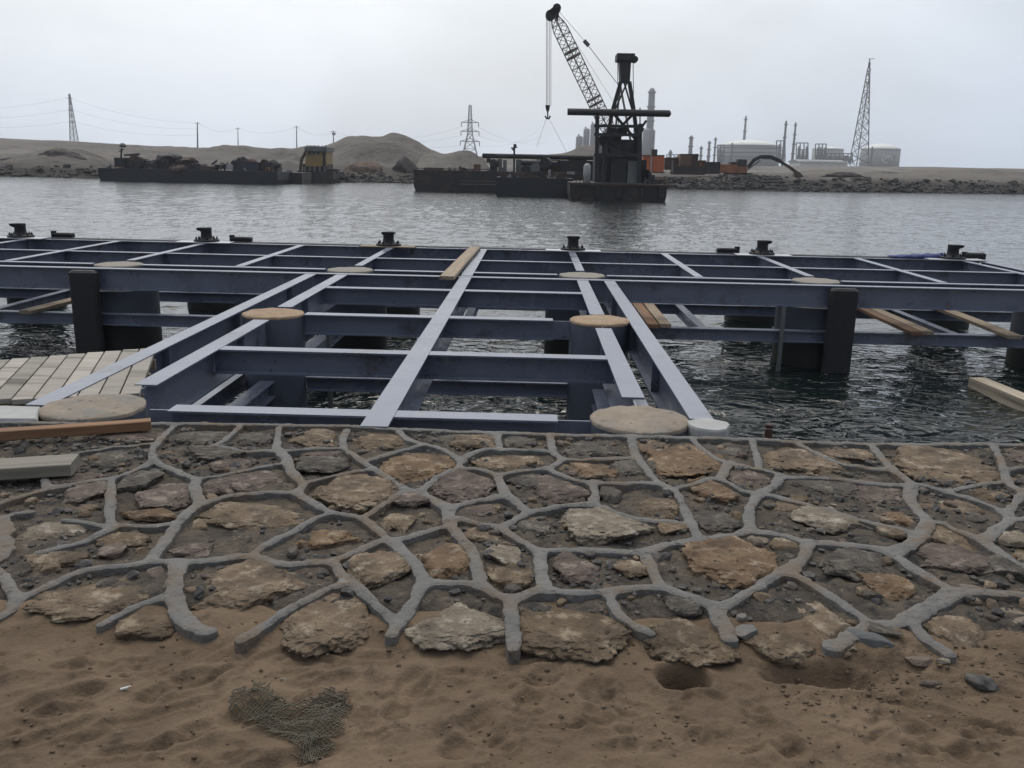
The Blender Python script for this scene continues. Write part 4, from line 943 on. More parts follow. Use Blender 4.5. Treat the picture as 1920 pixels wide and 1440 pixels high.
for yy in (236, 252, 290):
    for Dd in (81.9, 88.1): mb = MB(); seg(mb, [(1114, yy), (1203, yy+1)], Dd, .26); mb.build('frame_rail', RIG, rg)
mb = MB(); seg(mb, [(1200, 232), (1200, 202)], 82, .1); seg(mb, [(1197, 207), (1204, 207)], 82, .12); seg(mb, [(1200, 243), (1212, 226)], 82, .2); seg(mb, [(1195, 262), (1207, 240)], 82, .16); mb.build('side_bracket', RIG, rg)
for (x0_, y0_, x1_, y1_, dd, dep, mt, nm) in ((1128, 252, 1150, 296, 83, 4, RIGB, 'winch_house'), (1160, 264, 1203, 292, 83, 4.5, RIG, 'engine_house'), (1118, 290, 1204, 347, 83.5, 6, RIGB, 'deck_house'), (1137, 240, 1166, 268, 84, 3, RIG, 'hoist_gear'), (1144, 292, 1176, 347, 82.6, 1, RIG, 'switch_cabinet'),
      (1176, 302, 1198, 344, 82.2, 2, GREYM, 'grey_cabinet'), (1199, 318, 1216, 347, 82.6, 3, RIG, 'generator'), (1203, 300, 1213, 320, 83, 1, RIG, 'exhaust_box'), (1216, 328, 1228, 347, 82.2, 2, RIGB, 'fuel_drum_rack'), (1126, 300, 1142, 330, 83.2, .5, RIG, 'door_panel')):
    mb = MB(); bx(mb, x0_, y0_, x1_, y1_, dd, dep); mb.build(nm, mt, rg)
for px, yy, r in ((1134, 262, .55), (1152, 279, .5), (1188, 300, .55), (1168, 247, .4), (1210, 330, .6)):
    mb = MB(); q = pt(px, yy, 82.6); mb.tube(q, (q[0], q[1]+1.2, q[2]), r, n=16); mb.build('drum', RIG, rg)
mb = MB(); bx(mb, 1121, 256, 1127, 276, 82.7, .05); mb.build('window', GREYL, rg)  # pale panel standing for daylight that shows through the rig
mb = MB(); cylv(mb, 1100, 306, 350, 14, 80, .9); mb.build('air_tank', GREYL, rg)
mb = MB(); bx(mb, 1206, 342, 1232, 347, 80, .4); mb.build('deck_winch', RIG, rg)
# railing on rig deck
mb = MB()
for yy in (332, 338): seg(mb, [(1080, yy), (1094, yy)], 79.3, .05)
for px in (1080, 1087, 1094, 1230, 1238, 1246): seg(mb, [(px, 331), (px, 347)], 79.3, .05)
for yy in (333, 339): seg(mb, [(1230, yy), (1246, yy)], 79.3, .05)
mb.build('railing', RUST, rg)

# ---------------------------------------------------------------- lattice boom crane
Dc = 96
cr_ = thing('lattice_crane', 'crane with a long leaning lattice boom and hanging hook behind the black piling rig', 'crane', (9, Dc, WZ+1))
ft = Vector(pt(1150, 262, Dc)); tp = Vector(pt(1037, 26, Dc)); ax_ = (tp-ft); LN = ax_.length; ax_.normalize(); sd1 = Vector((ax_.z, 0, -ax_.x)).normalized(); sd2 = Vector((.55, .83, 0)).normalized()
sdA = (sd1*.75+Vector((0, .66, 0))).normalized(); sdB = ax_.cross(sdA).normalized()
mb = MB(); nseg = 24
def bsec(t_):
    k = min(1, t_/.10, (1-t_)/.14+.28); return ft+ax_*(LN*t_), .53*max(k, .25)
CH = []
for i in range(nseg+1):
    c_, hw = bsec(i/nseg); CH.append([c_+sdA*hw*a+sdB*hw*b_ for a, b_ in ((1, 1), (-1, 1), (-1, -1), (1, -1))])
for i in range(nseg):
    for j in range(4):
        mb.bar(CH[i][j], CH[i+1][j], .095); k = (j+1) % 4
        mb.bar(CH[i][j], CH[i+1][k] if i % 2 else CH[i][k], .05); mb.bar(CH[i][k] if i % 2 == 0 else CH[i+1][k], CH[i+1][j], .05)
for i in (7, 16):
    for j in range(4): mb.bar(CH[i][j], CH[i][(j+1) % 4], .18); mb.bar(CH[i+1][j], CH[i+1][(j+1) % 4], .18)
mb.build('boom', BOOMM, cr_)
mb = MB(); seg(mb, [(1046, 18), (1031, 31)], Dc, .55); seg(mb, [(1046, 18), (1043, 40)], Dc, .35)
for px, py, r in ((1044, 16, .42), (1032, 29, .5), (1038, 23, .4)):
    q = pt(px, py, Dc); mb.tube((q[0], Dc-.45, q[2]), (q[0], Dc+.45, q[2]), r, n=18)
mb.build('boom_head', RIG, cr_)
for k, px in enumerate((1024.5, 1027, 1030, 1033)): mb = MB(); mb.tube(pt(px, 36, Dc-.2+.1*k), pt(px, 198, Dc-.2+.1*k), .03, n=5); mb.build('hoist_rope', GREYL, cr_)
mb = MB(); mb.prism([pt(1022.5, 197, Dc-.25), pt(1031.5, 197, Dc-.25), pt(1030.5, 204, Dc-.25), pt(1028.5, 210, Dc-.25), pt(1025.5, 210, Dc-.25), pt(1023.5, 204, Dc-.25)], (0, .5, 0)); mb.build('hook_block', RIG, cr_)
mb = MB(); seg(mb, [(1027, 209), (1027, 221)], Dc, .14); seg(mb, [(1022.5, 217), (1023.5, 221), (1027, 223), (1030.5, 221), (1031.5, 217)], Dc, .16); mb.build('hook', RIG, cr_)
for a, c in (((1024, 223), (1006, 276)), ((1030, 223), (1062, 284))): mb = MB(); mb.tube(pt(*a, Dc), pt(*c, Dc), .018, n=4); mb.build('sling_rope', WIREM, cr_)
for off in (-.35, .35):
    mb = MB(); mb.tube(pt(1047, 20, Dc+off), pt(1098, 79, Dc+off), .028, n=4); mb.tube(pt(1098, 79, Dc+off), pt(1160, 160, Dc+off), .05, n=4); mb.build('pendant_rope', GREYL, cr_)
mb = MB(); mb.tube(pt(1046, 26, Dc), pt(1165, 215, Dc), .02, n=4); mb.build('luffing_rope', GREYL, cr_)
mb = MB(); seg(mb, [(1095, 76), (1104, 86)], Dc, .35); mb.build('pendant_spreader', RIG, cr_)
mb = MB(); seg(mb, [(1152, 262), (1163, 160), (1182, 262)], Dc, .2); mb.build('gantry', BOOMM, cr_)
mb = MB(); bx(mb, 1128, 262, 1196, 300, Dc-1.5, 3.4); mb.build('machine_house', RIGB, cr_)
mb = MB(); bx(mb, 1120, 266, 1131, 298, Dc-2.4, 1.6); mb.build('cab', RIGB, cr_); mb = MB(); bx(mb, 1121, 270, 1129, 284, Dc-2.46, .05); mb.build('cab_window', GLASS, cr_)
for o_ in (-2.2, 2.2):
    q0, q1 = A(1122, 318, Dc), A(1190, 302, Dc); mb = MB(); mb.cbox(((q0[0]+q1[0])/2, Dc+o_, (q0[2]+q1[2])/2), (q1[0]-q0[0], .9, q1[2]-q0[2]), .3); mb.build('crawler_track', RIG, cr_)

# ---------------------------------------------------------------- dredge barge with pipes
Dd = 97
db = thing('dredge_barge', 'long dark dredge barge with mast, overhead pipes and rails left of the piling rig', 'barge', (-2, Dd+4, WZ))
hull('hull', 776, 327, 1200, 358, Dd, 9, HULL, db, .015)
mb = MB()
for px in range(780, 930, 15): seg(mb, [(px, 315), (px, 329)], Dd+.3, .07)
seg(mb, [(780, 316), (925, 318)], Dd+.3, .07); seg(mb, [(780, 322), (925, 324)], Dd+.3, .05); mb.build('railing', RUST, db)
mb = MB()
seg(mb, [(862, 345), (990, 347)], Dd-.1, .10); seg(mb, [(862, 339), (990, 341)], Dd-.1, .06); mb.build('side_rail', GREYM, db)
mb = MB(); mb.tube(pt(905, 292, Dd+3), pt(1120, 296, Dd+3), .27, n=12); mb.build('overhead_pipe', RIG, db)
mb = MB(); mb.tube(pt(978, 305, Dd+2), pt(1045, 307, Dd+2), .30, n=12); mb.build('lower_pipe', RIG, db)
mb = MB(); bx(mb, 904, 289, 930, 294, Dd+2.6, 1.2); mb.build('pipe_bracket', RIG, db)
mb = MB(); seg(mb, [(963.5, 330), (964.5, 270)], Dd+1, .2); seg(mb, [(958, 278), (970, 276)], Dd+1, .14); seg(mb, [(961, 282), (968, 271)], Dd+1, .18); mb.build('mast', RIG, db)
for (x0_, y0_, x1_, y1_, o_, dep, mt, nm) in ((934, 298, 941, 330, 1.5, 1, GREYM, 'support_post'), (943, 300, 950, 330, 1.5, 1, GREYM, 'support_post'), (967, 299, 979, 327, 2, 2, GREYM, 'deck_cabin'), (918, 312, 932, 330, 1, 1.5, RIG, 'winch'), (912, 297, 920, 305, 2, .8, RIG, 'pump'), (888, 308, 900, 320, 3, 2, BROWN, 'drum_stack'),
      (795, 315, 830, 328, 2, 2, RUST, 'pipe_stack'), (835, 319, 850, 328, 2, 1, GREYM, 'tool_chest'), (1005, 300, 1050, 330, 3, 2, RUST, 'engine_block'), (1050, 302, 1112, 330, 2.5, 3, RIG, 'pump_house'), (1066, 296, 1100, 304, 3, 1.5, RUST, 'exhaust_duct')):
    mb = MB(); bx(mb, x0_, y0_, x1_, y1_, Dd+o_, dep); mb.build(nm, mt, db)
for px, yy, r in ((925, 306, .45), (985, 318, .5), (1003, 316, .55), (1022, 306, .6), (870, 320, .35)):
    mb = MB(); q = pt(px, yy, Dd+1.2); mb.tube(q, (q[0]+.3, q[1]+1.3, q[2]), r, n=14); mb.build('drum', RIG if px != 1003 else GREYM, db)
clutter(db, 784, 1070, 328, Dd, 40, 71, (RUST, RIG, GREYM, BROWN, RUST, GREYM), 17)
D5 = 86
pn = thing('work_pontoon', 'blue black work pontoon moored in front of the dredge barge beside the piling rig', 'pontoon', (0, D5+2, WZ))
hull('hull', 930, 335, 1075, 366, D5, 6, HULLB, pn, .02)
for (x0_, y0_, x1_, y1_, o_, dep, mt, nm) in ((960, 325, 985, 337, 1, 1.5, RUST, 'winch'), (1000, 321, 1018, 337, 1, 1.2, RIG, 'engine'), (1028, 318, 1033, 330, 1, .5, GREYL, 'gas_bottle'), (1044, 324, 1062, 337, 1, 1.5, RUST, 'scrap_bin'), (1064, 322, 1078, 327, .5, 1, GREYL, 'hatch_cover'), (938, 322, 946, 337, .6, .8, RUST, 'bitt')):
    mb = MB(); bx(mb, x0_, y0_, x1_, y1_, D5+o_, dep); mb.build(nm, mt, pn)
for k in range(4): mb = MB(); q = pt(965+k*28, 334, D5+.5); mb.tube(q, (q[0], q[1]+.8, q[2]), .28+.06*(k % 2), n=12); mb.build('rope_coil', RUST if k % 2 else RIG, pn)
mb = MB()
for px in range(936, 1072, 17): seg(mb, [(px, 322), (px, 336)], D5+.2, .05)
seg(mb, [(936, 323), (1072, 326)], D5+.2, .04); mb.build('railing', RUST, pn)

clutter(pn, 940, 1066, 336, D5, 26, 72, (RUST, RIG, GREYL, RUST, RIGB), 10)
clutter(rg, 1078, 1112, 347, 79.5, 6, 73, (RUST, RIG), 9); clutter(rg, 1202, 1244, 347, 79.5, 9, 74, (RIG, RIGB, RUST), 15); clutter(rg, 1124, 1200, 290, 83, 14, 75, (RIG, RIGB, RUST), 22)
# ---------------------------------------------------------------- wreck barge at left
Dw = 111
wb = thing('wreck_barge', 'long black barge loaded with scrap machinery moored along the left shore', 'barge', (-45, Dw+4, WZ))
hull('hull', 186, 322, 520, 344, Dw, 7, HULLB, wb, .02)
hull('stern_section', 500, 324, 566, 342, Dw+6, 5, HULL, wb, .03)
for (x0_, y0_, x1_, y1_, o_, dep, mt, nm) in ((216, 296, 232, 323, 1, 3, HULLB, 'wheelhouse'), (187, 316, 193, 323, .5, 1, RIG, 'bow_bitt'), (193, 318, 216, 323, .6, 4, HULL, 'forecastle'), (233, 305, 262, 323, 1.5, 3, RIGB, 'deck_house'), (252, 298, 266, 312, 1.2, 2, RIG, 'winch'), (268, 308, 296, 323, 1.5, 2, HULLB, 'engine_block'), (300, 306, 330, 323, 1.5, 3, RIG, 'scrap_skip'),
      (340, 308, 372, 323, 1.2, 3, RIGB, 'scrap_crusher'), (376, 312, 400, 323, 1, 2, RUST, 'pipe_stack'), (402, 309, 422, 316, 1.8, 2, RIG, 'flat_frame'), (425, 309, 436, 318, 1, 1.2, GREYL, 'white_tank'), (436, 304, 482, 323, 1.2, 3, RIGB, 'hopper'), (486, 306, 520, 325, 2, 2, HULL, 'conveyor_base')):
    mb = MB(); bx(mb, x0_, y0_, x1_, y1_, Dw+o_, dep); mb.build(nm, mt, wb)
mb = MB(); seg(mb, [(227, 296), (228, 278)], Dw+2, .16); seg(mb, [(223, 284), (232, 280)], Dw+2, .1); mb.build('mast', RIG, wb)
mb = MB(); q = pt(230, 271, Dw+2); mb.lathe((q[0], q[1], q[2]-.15), [(.2, -.2), (.42, -.1), (.42, .08), (.26, .28), (.05, .35)], 14); mb.build('radar_dome', GREYM, wb)
mb = MB(); seg(mb, [(233, 291), (262, 289)], Dw+2, .22); mb.build('derrick_boom', RIG, wb)
for k, (px, yy, r) in enumerate(((256, 300, .55), (306, 302, .75), (322, 300, .9), (352, 304, .7), (366, 312, .6), (450, 303, .7), (470, 305, .55), (512, 309, .5), (284, 308, .6), (498, 304, .4))):
    v, f = rock(4, 500+k, .5, 6); mb = MB(); q = pt(px, yy, Dw+2.4); mb.add(v*np.array((r*1.5, r, r))+np.array(q), f); mb.build('scrap_pile', RIG if k % 3 else RUST, wb)
for k in range(26):
    px = random.uniform(262, 515); mb = MB(); yy = random.uniform(304, 314); seg(mb, [(px, yy), (px+random.uniform(-14, 14), random.uniform(299, 318))], Dw+random.uniform(1, 3), random.uniform(.1, .22)); mb.build('scrap_bar', random.choice((RIG, RUST, HULLB)), wb)
mb = MB()
for px in range(196, 214, 6): seg(mb, [(px, 313), (px, 319)], Dw+.6, .05)
seg(mb, [(196, 313), (214, 313)], Dw+.6, .05); mb.build('railing', RIG, wb)

clutter(wb, 200, 515, 324, Dw, 46, 76, (RUST, RIG, RIGB, RUST, GREYM, BROWN), 20)
# ---------------------------------------------------------------- yellow wheelhouse boat
Dy = 127
yb = thing('yellow_boat', 'small boat with a tall dirty yellow wheelhouse at the end of the scrap barge', 'boat', (-33, Dy+3, WZ))
hull('hull', 560, 322, 624, 340, Dy, 8, HULL, yb, .08)
mb = MB(); mb.prism([pt(572, 312, Dy+1), pt(612, 312, Dy+1), pt(612, 282, Dy+1), pt(574, 282, Dy+1)], (0, 4, 0)); mb.build('wheelhouse', YELL, yb)
mb = MB(); bx(mb, 571, 276, 613, 283, Dy+.7, 4.6); mb.build('roof', GREYM, yb)
for px in (578, 586, 594, 604): mb = MB(); bx(mb, px, 284, px+5.5, 290, Dy+.93, .06); mb.build('window', GLASS, yb)
mb = MB(); bx(mb, 605.5, 283, 609, 312, Dy+.9, .1); mb.build('downpipe', RIG, yb)
mb = MB(); bx(mb, 568, 308, 613, 323, Dy+1.3, 4); mb.build('lower_cabin', RUST, yb)
for px in (570, 579, 588, 598, 607): mb = MB(); bx(mb, px, 312, px+3, 323, Dy+.9, .3); mb.build('cabin_post', GREYM, yb)
mb = MB(); seg(mb, [(574, 284), (565, 300), (563, 322)], Dy+1.2, .35); mb.build('side_frame', RUST, yb)
mb = MB()
for px in (576, 583, 590, 597, 604, 610): seg(mb, [(px, 272), (px, 277)], Dy+1, .08)
seg(mb, [(575, 274), (611, 275)], Dy+1, .06); mb.build('roof_rail', RIG, yb)
mb = MB(); bx(mb, 612, 317, 632, 324, Dy+2, 2); mb.build('stern_deck', HULL, yb)

# ---------------------------------------------------------------- machines on the right bank
def crate(name, x0_, y0_, x1_, y1_, D_, dep, mt, label, cat, ribs=5):
    t_ = thing(name, label, cat, (A((x0_+x1_)/2, y1_, D_)[0], D_, A(x0_, y1_, D_)[2]))
    mb = MB(); bx(mb, x0_, y0_, x1_, y1_, D_, dep); mb.build('body', mt, t_)
    for k in range(ribs):
        px = x0_+(x1_-x0_)*(k+.5)/ribs; mb = MB(); seg(mb, [(px, y0_+.6), (px, y1_-.6)], D_-.04, .10); mb.build('rib', mt, t_)
    mb = MB(); seg(mb, [(x0_, y0_+.5), (x1_, y0_+.5)], D_-.05, .16); seg(mb, [(x0_, y1_-.5), (x1_, y1_-.5)], D_-.05, .16); mb.build('edge_frame', RUST, t_)
    return t_
t_ = crate('orange_cabin', 1204, 291, 1246, 324, 143, 4, ORNG, 'bright orange site cabin just right of the black piling rig', 'site cabin')
mb = MB(); bx(mb, 1222, 280, 1233, 292, 144, 1.5); mb.build('vent_hood', RIG, t_)
mb = MB(); seg(mb, [(1221, 291), (1221, 333)], 142.7, .18); mb.build('corner_post', GREYL, t_)
crate('shipping_container', 1275, 289, 1297, 311, 146, 3, BROWN, 'square brown container standing on top of the row right of the orange cabin', 'container', 4)
crate('shipping_container', 1297, 289, 1310, 312, 147, 3, RUST, 'narrow dark rusty container next to the square brown container', 'container', 3)
crate('shipping_container', 1246, 296, 1275, 318, 148, 3, RUST, 'low rusty container between the orange cabin and the brown container', 'container', 4)
crate('shipping_container', 1262, 312, 1322, 327, 145, 3, HULL, 'long black container beneath the brown containers', 'container', 8)
crate('shipping_container', 1310, 301, 1324, 322, 147.5, 3, EXOR, 'small faded orange container left of the dark bin', 'container', 3)
crate('waste_bin', 1323, 304, 1351, 326, 145, 3, RIG, 'dark steel bin between the small orange container and the excavator', 'bin', 5)
t_ = thing('pipe_stand', 'pale upright pipe standing before the long black container', 'pipe', tuple(A(1261, 325, 142)))
mb = MB(); seg(mb, [(1261, 300), (1260, 325)], 142, .2); mb.build('pipe', GREYM, t_); mb = MB(); bx(mb, 1257, 323, 1265, 326, 141.8, .6); mb.build('base', RUST, t_)
De = 146
ex = thing('excavator', 'faded orange excavator with a long black boom reaching right along the bank', 'excavator', tuple(A(1380, 335, De)))
mb = MB(); bx(mb, 1349, 309, 1402, 324, De, 3); mb.build('body', EXOR, ex)
mb = MB(); bx(mb, 1349, 311, 1362, 322, De-.12, .4); mb.build('counterweight', EXOR, ex)
mb = MB(); bx(mb, 1383, 299, 1401, 312, De-.1, 1.4); mb.build('cab', RIG, ex)
for px in (1385, 1393): mb = MB(); bx(mb, px, 301, px+6, 309, De-.17, .05); mb.build('cab_window', GLASS, ex)
mb = MB(); bx(mb, 1370, 304, 1382, 310, De+.3, 2); mb.build('engine_cover', RIG, ex)
for o_ in (0, 2.4):
    q0, q1 = A(1354, 336, De+o_), A(1414, 325, De+o_); mb = MB(); mb.cbox(((q0[0]+q1[0])/2, De+o_, (q0[2]+q1[2])/2), (q1[0]-q0[0], .8, q1[2]-q0[2]), .35); mb.build('track', RIG, ex)
mb = MB(); seg(mb, [(1402, 314), (1413, 300), (1426, 294), (1444, 294), (1462, 302)], De+1, .55); mb.build('boom', RIG, ex)
mb = MB(); seg(mb, [(1402, 318), (1425, 301)], De+.5, .2); seg(mb, [(1430, 297), (1458, 298)], De+.9, .25); mb.build('hydraulic_ram', GREYM, ex)
mb = MB(); seg(mb, [(1456, 299), (1478, 312), (1496, 325)], De+1, .42); mb.build('stick', RUST, ex)
mb = MB(); mb.prism([pt(1492, 321, De+.5), pt(1500, 323, De+.5), pt(1507, 331, De+.5), pt(1498, 334, De+.5), pt(1490, 330, De+.5)], (0, 1.2, 0)); mb.build('bucket', RUST, ex)

# ---------------------------------------------------------------- refinery, about a kilometre away
Dr = 950
def stack(px, y0, y1, w0, w1, label, name='chimney', D_=Dr, mt=REFG, rings=4, cat='chimney'):
    a = A(px, y1, D_); hh = A(px, y0, D_)[2]-a[2]; r0 = (A(px+w0/2, y1, D_)-a)[0]; r1 = r0*w1/w0
    t_ = thing(name, label, cat, (a[0], D_, a[2]-6))
    MB().lathe((a[0], D_, a[2]-6), [(r0, 0), (r0+(r1-r0)*.5, hh*.5+6), (r1, hh+6-r1*.8), (r1*.5, hh+6)], 16).build('shaft', mt, t_)
    for k in range(rings):
        f_ = (k+1)/(rings+.3); MB().lathe((a[0], D_, a[2]+hh*f_), [(r0+(r1-r0)*f_+.9, -.5), (r0+(r1-r0)*f_+.9, .5)], 14).build('platform', REFD, t_)
    return t_
t_ = stack(1215, 165, 306, 15, 12, 'tall pale column tower rising behind the black piling rig', 'column_tower', rings=5, cat='tower')
a = A(1209, 306, Dr-8); mb = MB(); cylv(mb, 1211, 240, 316, 17, Dr-12, .8); mb.build('lower_column', REFG, t_); mb = MB(); cylv(mb, 1222, 243, 316, 6, Dr-14, .8); mb.build('side_column', REFD, t_)
for px, y0, w, lb in ((1085, 254, 13, 'lowest grey silo left of the piling rig'), (1098, 240, 12, 'middle grey silo left of the piling rig'), (1111, 231, 12, 'tallest grey silo partly hidden behind the piling rig')):
    t_ = thing('silo', lb, 'silo', tuple(A(px, 300, Dr))); mb = MB(); cylv(mb, px, y0, 306, w, Dr, .5); mb.build('shell', REFG, t_); mb = MB(); cylv(mb, px, y0-2.5, y0+3, 3, Dr+4, 0); mb.build('vent', REFD, t_)
stack(1293, 254, 306, 8.5, 6.5, 'short stout process column right of the tall column tower', 'process_column', cat='column', rings=3)
stack(1313, 274, 306, 5, 4, 'smallest process column in the middle of the refinery row', 'process_column', cat='column', rings=2)
stack(1327.5, 264, 306, 6, 4, 'process column second from the storage tank at left of it', 'process_column', cat='column', rings=3)
stack(1338.5, 257, 306, 4, 3.4, 'thin process column nearest the striped storage tank', 'process_column', cat='column', rings=3)
stack(1256, 281, 306, 6, 5, 'stubby grey column above the orange cabin', 'process_column', cat='column', rings=1)
stack(1393, 217, 290, 6, 3.6, 'slim grey chimney rising from behind the widest storage tank', D_=Dr+80, rings=3)
stack(1467, 226, 306, 5, 4, 'dark flare pipe at the right edge of the widest storage tank', 'flare_pipe', mt=REFD, cat='flare', rings=3)
stack(1485, 229, 306, 5.5, 3.2, 'dark flare pipe standing free right of the widest storage tank', 'flare_pipe', mt=REFD, cat='flare', rings=4)
def tank(px0, px1, yt, yr, yb, label, D_=Dr, emblem=False, bands=0):
    cx_ = (px0+px1)/2; a = A(cx_, yb, D_); r = (A(px1, yb, D_)[0]-A(px0, yb, D_)[0])/2; hw = A(cx_, yr, D_)[2]-a[2]; hr = A(cx_, yt, D_)[2]-a[2]
    t_ = thing('storage_tank', label, 'storage tank', (a[0], D_+r, a[2]-8))
    MB().lathe((a[0], D_+r, a[2]-8), [(r, 0), (r, hw+8)], 48).build('shell', REFT, t_)
    MB().lathe((a[0], D_+r, a[2]+hw), [(r*1.01, -.2), (r*1.01, .5), (r*.75, (hr-hw)*.5), (r*.4, (hr-hw)*.85), (.1, hr-hw)], 48).build('roof', REFR, t_)
    for k in range(bands):
        z = hw*(.35+.25*k); MB().lathe((a[0], D_+r, a[2]+z), [(r*1.008, -.5), (r*1.008, .5)], 48).build('band', REFD, t_)
    mb = MB(); q = (a[0]-r*.72, D_+r-r*.72); mb.bar((q[0], q[1], a[2]-2), (q[0], q[1], a[2]+hw+2), 1.2); mb.build('stair_tower', REFD, t_)
    if emblem:
        mb = MB(); zc = a[2]+hw*.46; xc = a[0]+r*.02
        def wall(u, w_): ph = u/r; return (xc+r*1.012*math.sin(ph), D_+r-r*1.012*math.cos(ph), zc+w_)
        rr = hw*.27; nn = 26
        for k in range(nn):                # open ring
            a0, a1 = R(-20+k*300/nn), R(-20+(k+1)*300/nn)
            th = rr*.10
            mb.add([wall(s_*math.cos(g), s_*.78*math.sin(g)) for g in (a0, a1) for s_ in (rr-th, rr+th)], [(0, 1, 3, 2)])
        for k in range(12):                # swoosh inside the ring
            f0_, f1_2 = k/12, (k+1)/12
            def sw(f_): x_ = rr*(-.75+1.5*f_); th = rr*.28*math.sin(math.pi*min(1, f_*1.0))**.8*(1-f_*.6); return x_, rr*(-.30+.75*math.sin(f_*2.2)), th
            xa, za, ta = sw(f0_); xb, zb, tb = sw(f1_2)
            mb.add([wall(xa, za-ta), wall(xa, za+ta), wall(xb, zb-tb), wall(xb, zb+tb)], [(0, 2, 3, 1)])
        mb.build('emblem', WHITE, t_)
    return t_
tank(1357, 1474, 260, 272, 306, 'widest banded storage tank with a chimney behind it', Dr, False, 3)
tank(1530, 1587, 274, 279, 312, 'middle grey storage tank between the pipe racks and the lattice derrick', Dr+60)
tank(1625, 1697, 268, 279, 314, 'storage tank with a white round emblem on its side', Dr-40, True)
def plant(x0_, y0_, x1_, y1_, D_, label, nx=4):
    t_ = thing('pipe_rack', label, 'pipe rack', tuple(A((x0_+x1_)/2, y1_, D_)))
    for k in range(nx+1):
        px = x0_+(x1_-x0_)*k/nx; mb = MB(); seg(mb, [(px, y0_), (px, y1_)], D_, .9); seg(mb, [(px, y0_), (px, y1_)], D_+8, .9); mb.build('column', REFD, t_)
    for k in range(3): yy = y0_+(y1_-y0_)*k/3; mb = MB(); seg(mb, [(x0_, yy), (x1_, yy)], D_, .9); seg(mb, [(x0_, yy), (x1_, yy)], D_+8, .9); mb.build('deck_beam', REFD, t_)
    for k in range(nx):
        px = x0_+(x1_-x0_)*(k+.5)/nx; mb = MB(); cylv(mb, px, y0_+(y1_-y0_)*(.15+.2*(k % 2)), y1_, (x1_-x0_)/nx*.7, D_+1.5, .6, 12); mb.build('vessel', REFG, t_)
    return t_
plant(1493, 268, 1515, 306, Dr-20, 'tangled grey pipe rack right of the free standing flare pipe', 3)
plant(1529, 270, 1549, 306, Dr-30, 'boxy grey pipe rack in front of the middle storage tank', 3)
plant(1456, 264, 1472, 304, Dr-30, 'dark pipe rack at the foot of the first flare pipe', 2)
plant(1550, 288, 1598, 306, Dr-60, 'low grey pipe rack left of the lattice derrick', 6)
plant(1250, 290, 1292, 308, Dr-60, 'low hazy pipe rack behind the containers', 6)
plant(1345, 272, 1358, 304, Dr-30, 'narrow grey rack against the left side of the widest tank', 2)
t_ = thing('plant_shed', 'long pale low shed in front of the refinery racks', 'shed', tuple(A(1560, 309, 700)))
mb = MB(); bx(mb, 1500, 303, 1590, 311, 700, 30); mb.build('wall', REFR, t_); q0, q1 = A(1498, 303, 698), A(1592, 300, 698); mb = MB(); mb.prism([(q0[0], 698, q0[2]), (q0[0], 732, q0[2]), (q0[0], 715, q1[2])], (q1[0]-q0[0], 0, 0)); mb.build('roof', REFG, t_)
# lattice derrick and pylons
Df = 620
t_ = thing('lattice_derrick', 'tall thin lattice derrick leaning beside the emblem storage tank', 'derrick', tuple(A(1606, 306, Df)))
top = [Vector(pt(1627, 128, Df)), Vector(pt(1632, 128, Df)), Vector(pt(1631, 128, Df+3))]; bot = [Vector(pt(1592, 308, Df)), Vector(pt(1605, 318, Df-4)), Vector(pt(1628, 306, Df+14))]
mb = MB(); lattice(mb, list(zip(bot, top)), 9, .55, .26); mb.build('frame', PYL, t_)
mb = MB(); cylv(mb, 1630, 117, 128, 4.5, Df, 0, 10); seg(mb, [(1630, 118), (1631, 110)], Df, .6); seg(mb, [(1628, 110.5), (1640, 110)], Df, .3); mb.build('flare_head', REFD, t_)
def pylon(pxb, yb, pxt, yt, wb_, D_, arms, label, w=.34):
    t_ = thing('pylon', label, 'pylon', tuple(A(pxb, yb, D_))); hb = (A(pxb+wb_/2, yb, D_)-A(pxb, yb, D_))[0]; cb = Vector(A(pxb, yb+4, D_)); ct = Vector(A(pxt, yt, D_)); ht = hb*.14
    sg = ((1, 1), (-1, 1), (-1, -1), (1, -1)); knee = cb.lerp(ct, .42); hk = hb*.34
    mb = MB(); lattice(mb, [(cb+Vector((a*hb, b_*hb, 0)), knee+Vector((a*hk, b_*hk, 0))) for a, b_ in sg], 3, w, w*.5)
    lattice(mb, [(knee+Vector((a*hk, b_*hk, 0)), ct+Vector((a*ht, b_*ht, 0))) for a, b_ in sg], 7, w, w*.5); mb.build('frame', PYL_HAZED, t_)
    ends = []
    for (yy, hwpx) in arms:
        f_ = (yb-yy)/(yb-yt); c_ = cb.lerp(ct, f_); hw = (A(pxb+hwpx, yy, D_)-A(pxb, yy, D_))[0]
        mb = MB()
        for s in (-1, 1):
            e = c_+Vector((s*hw, 0, 0)); mb.bar(c_+Vector((0, .8, .0)), e, w); mb.bar(c_+Vector((0, -.8, 0)), e, w); mb.bar(c_+Vector((0, 0, 1.6)), e, w*.7)
        mb.build('cross_arm', PYL, t_)
        for s in (-1, 1):
            e = c_+Vector((s*hw, 0, 0)); mb = MB(); mb.tube(e, e-Vector((0, 0, 2.4)), .22, n=6); mb.build('insulator', REFD, t_); ends.append(e-Vector((0, 0, 2.4)))
    return ends
e1 = pylon(881, 288, 881.5, 197, 27, 520, ((262, 18), (244, 17), (228, 16)), 'lattice power pylon with three cross arms behind the sand hills')
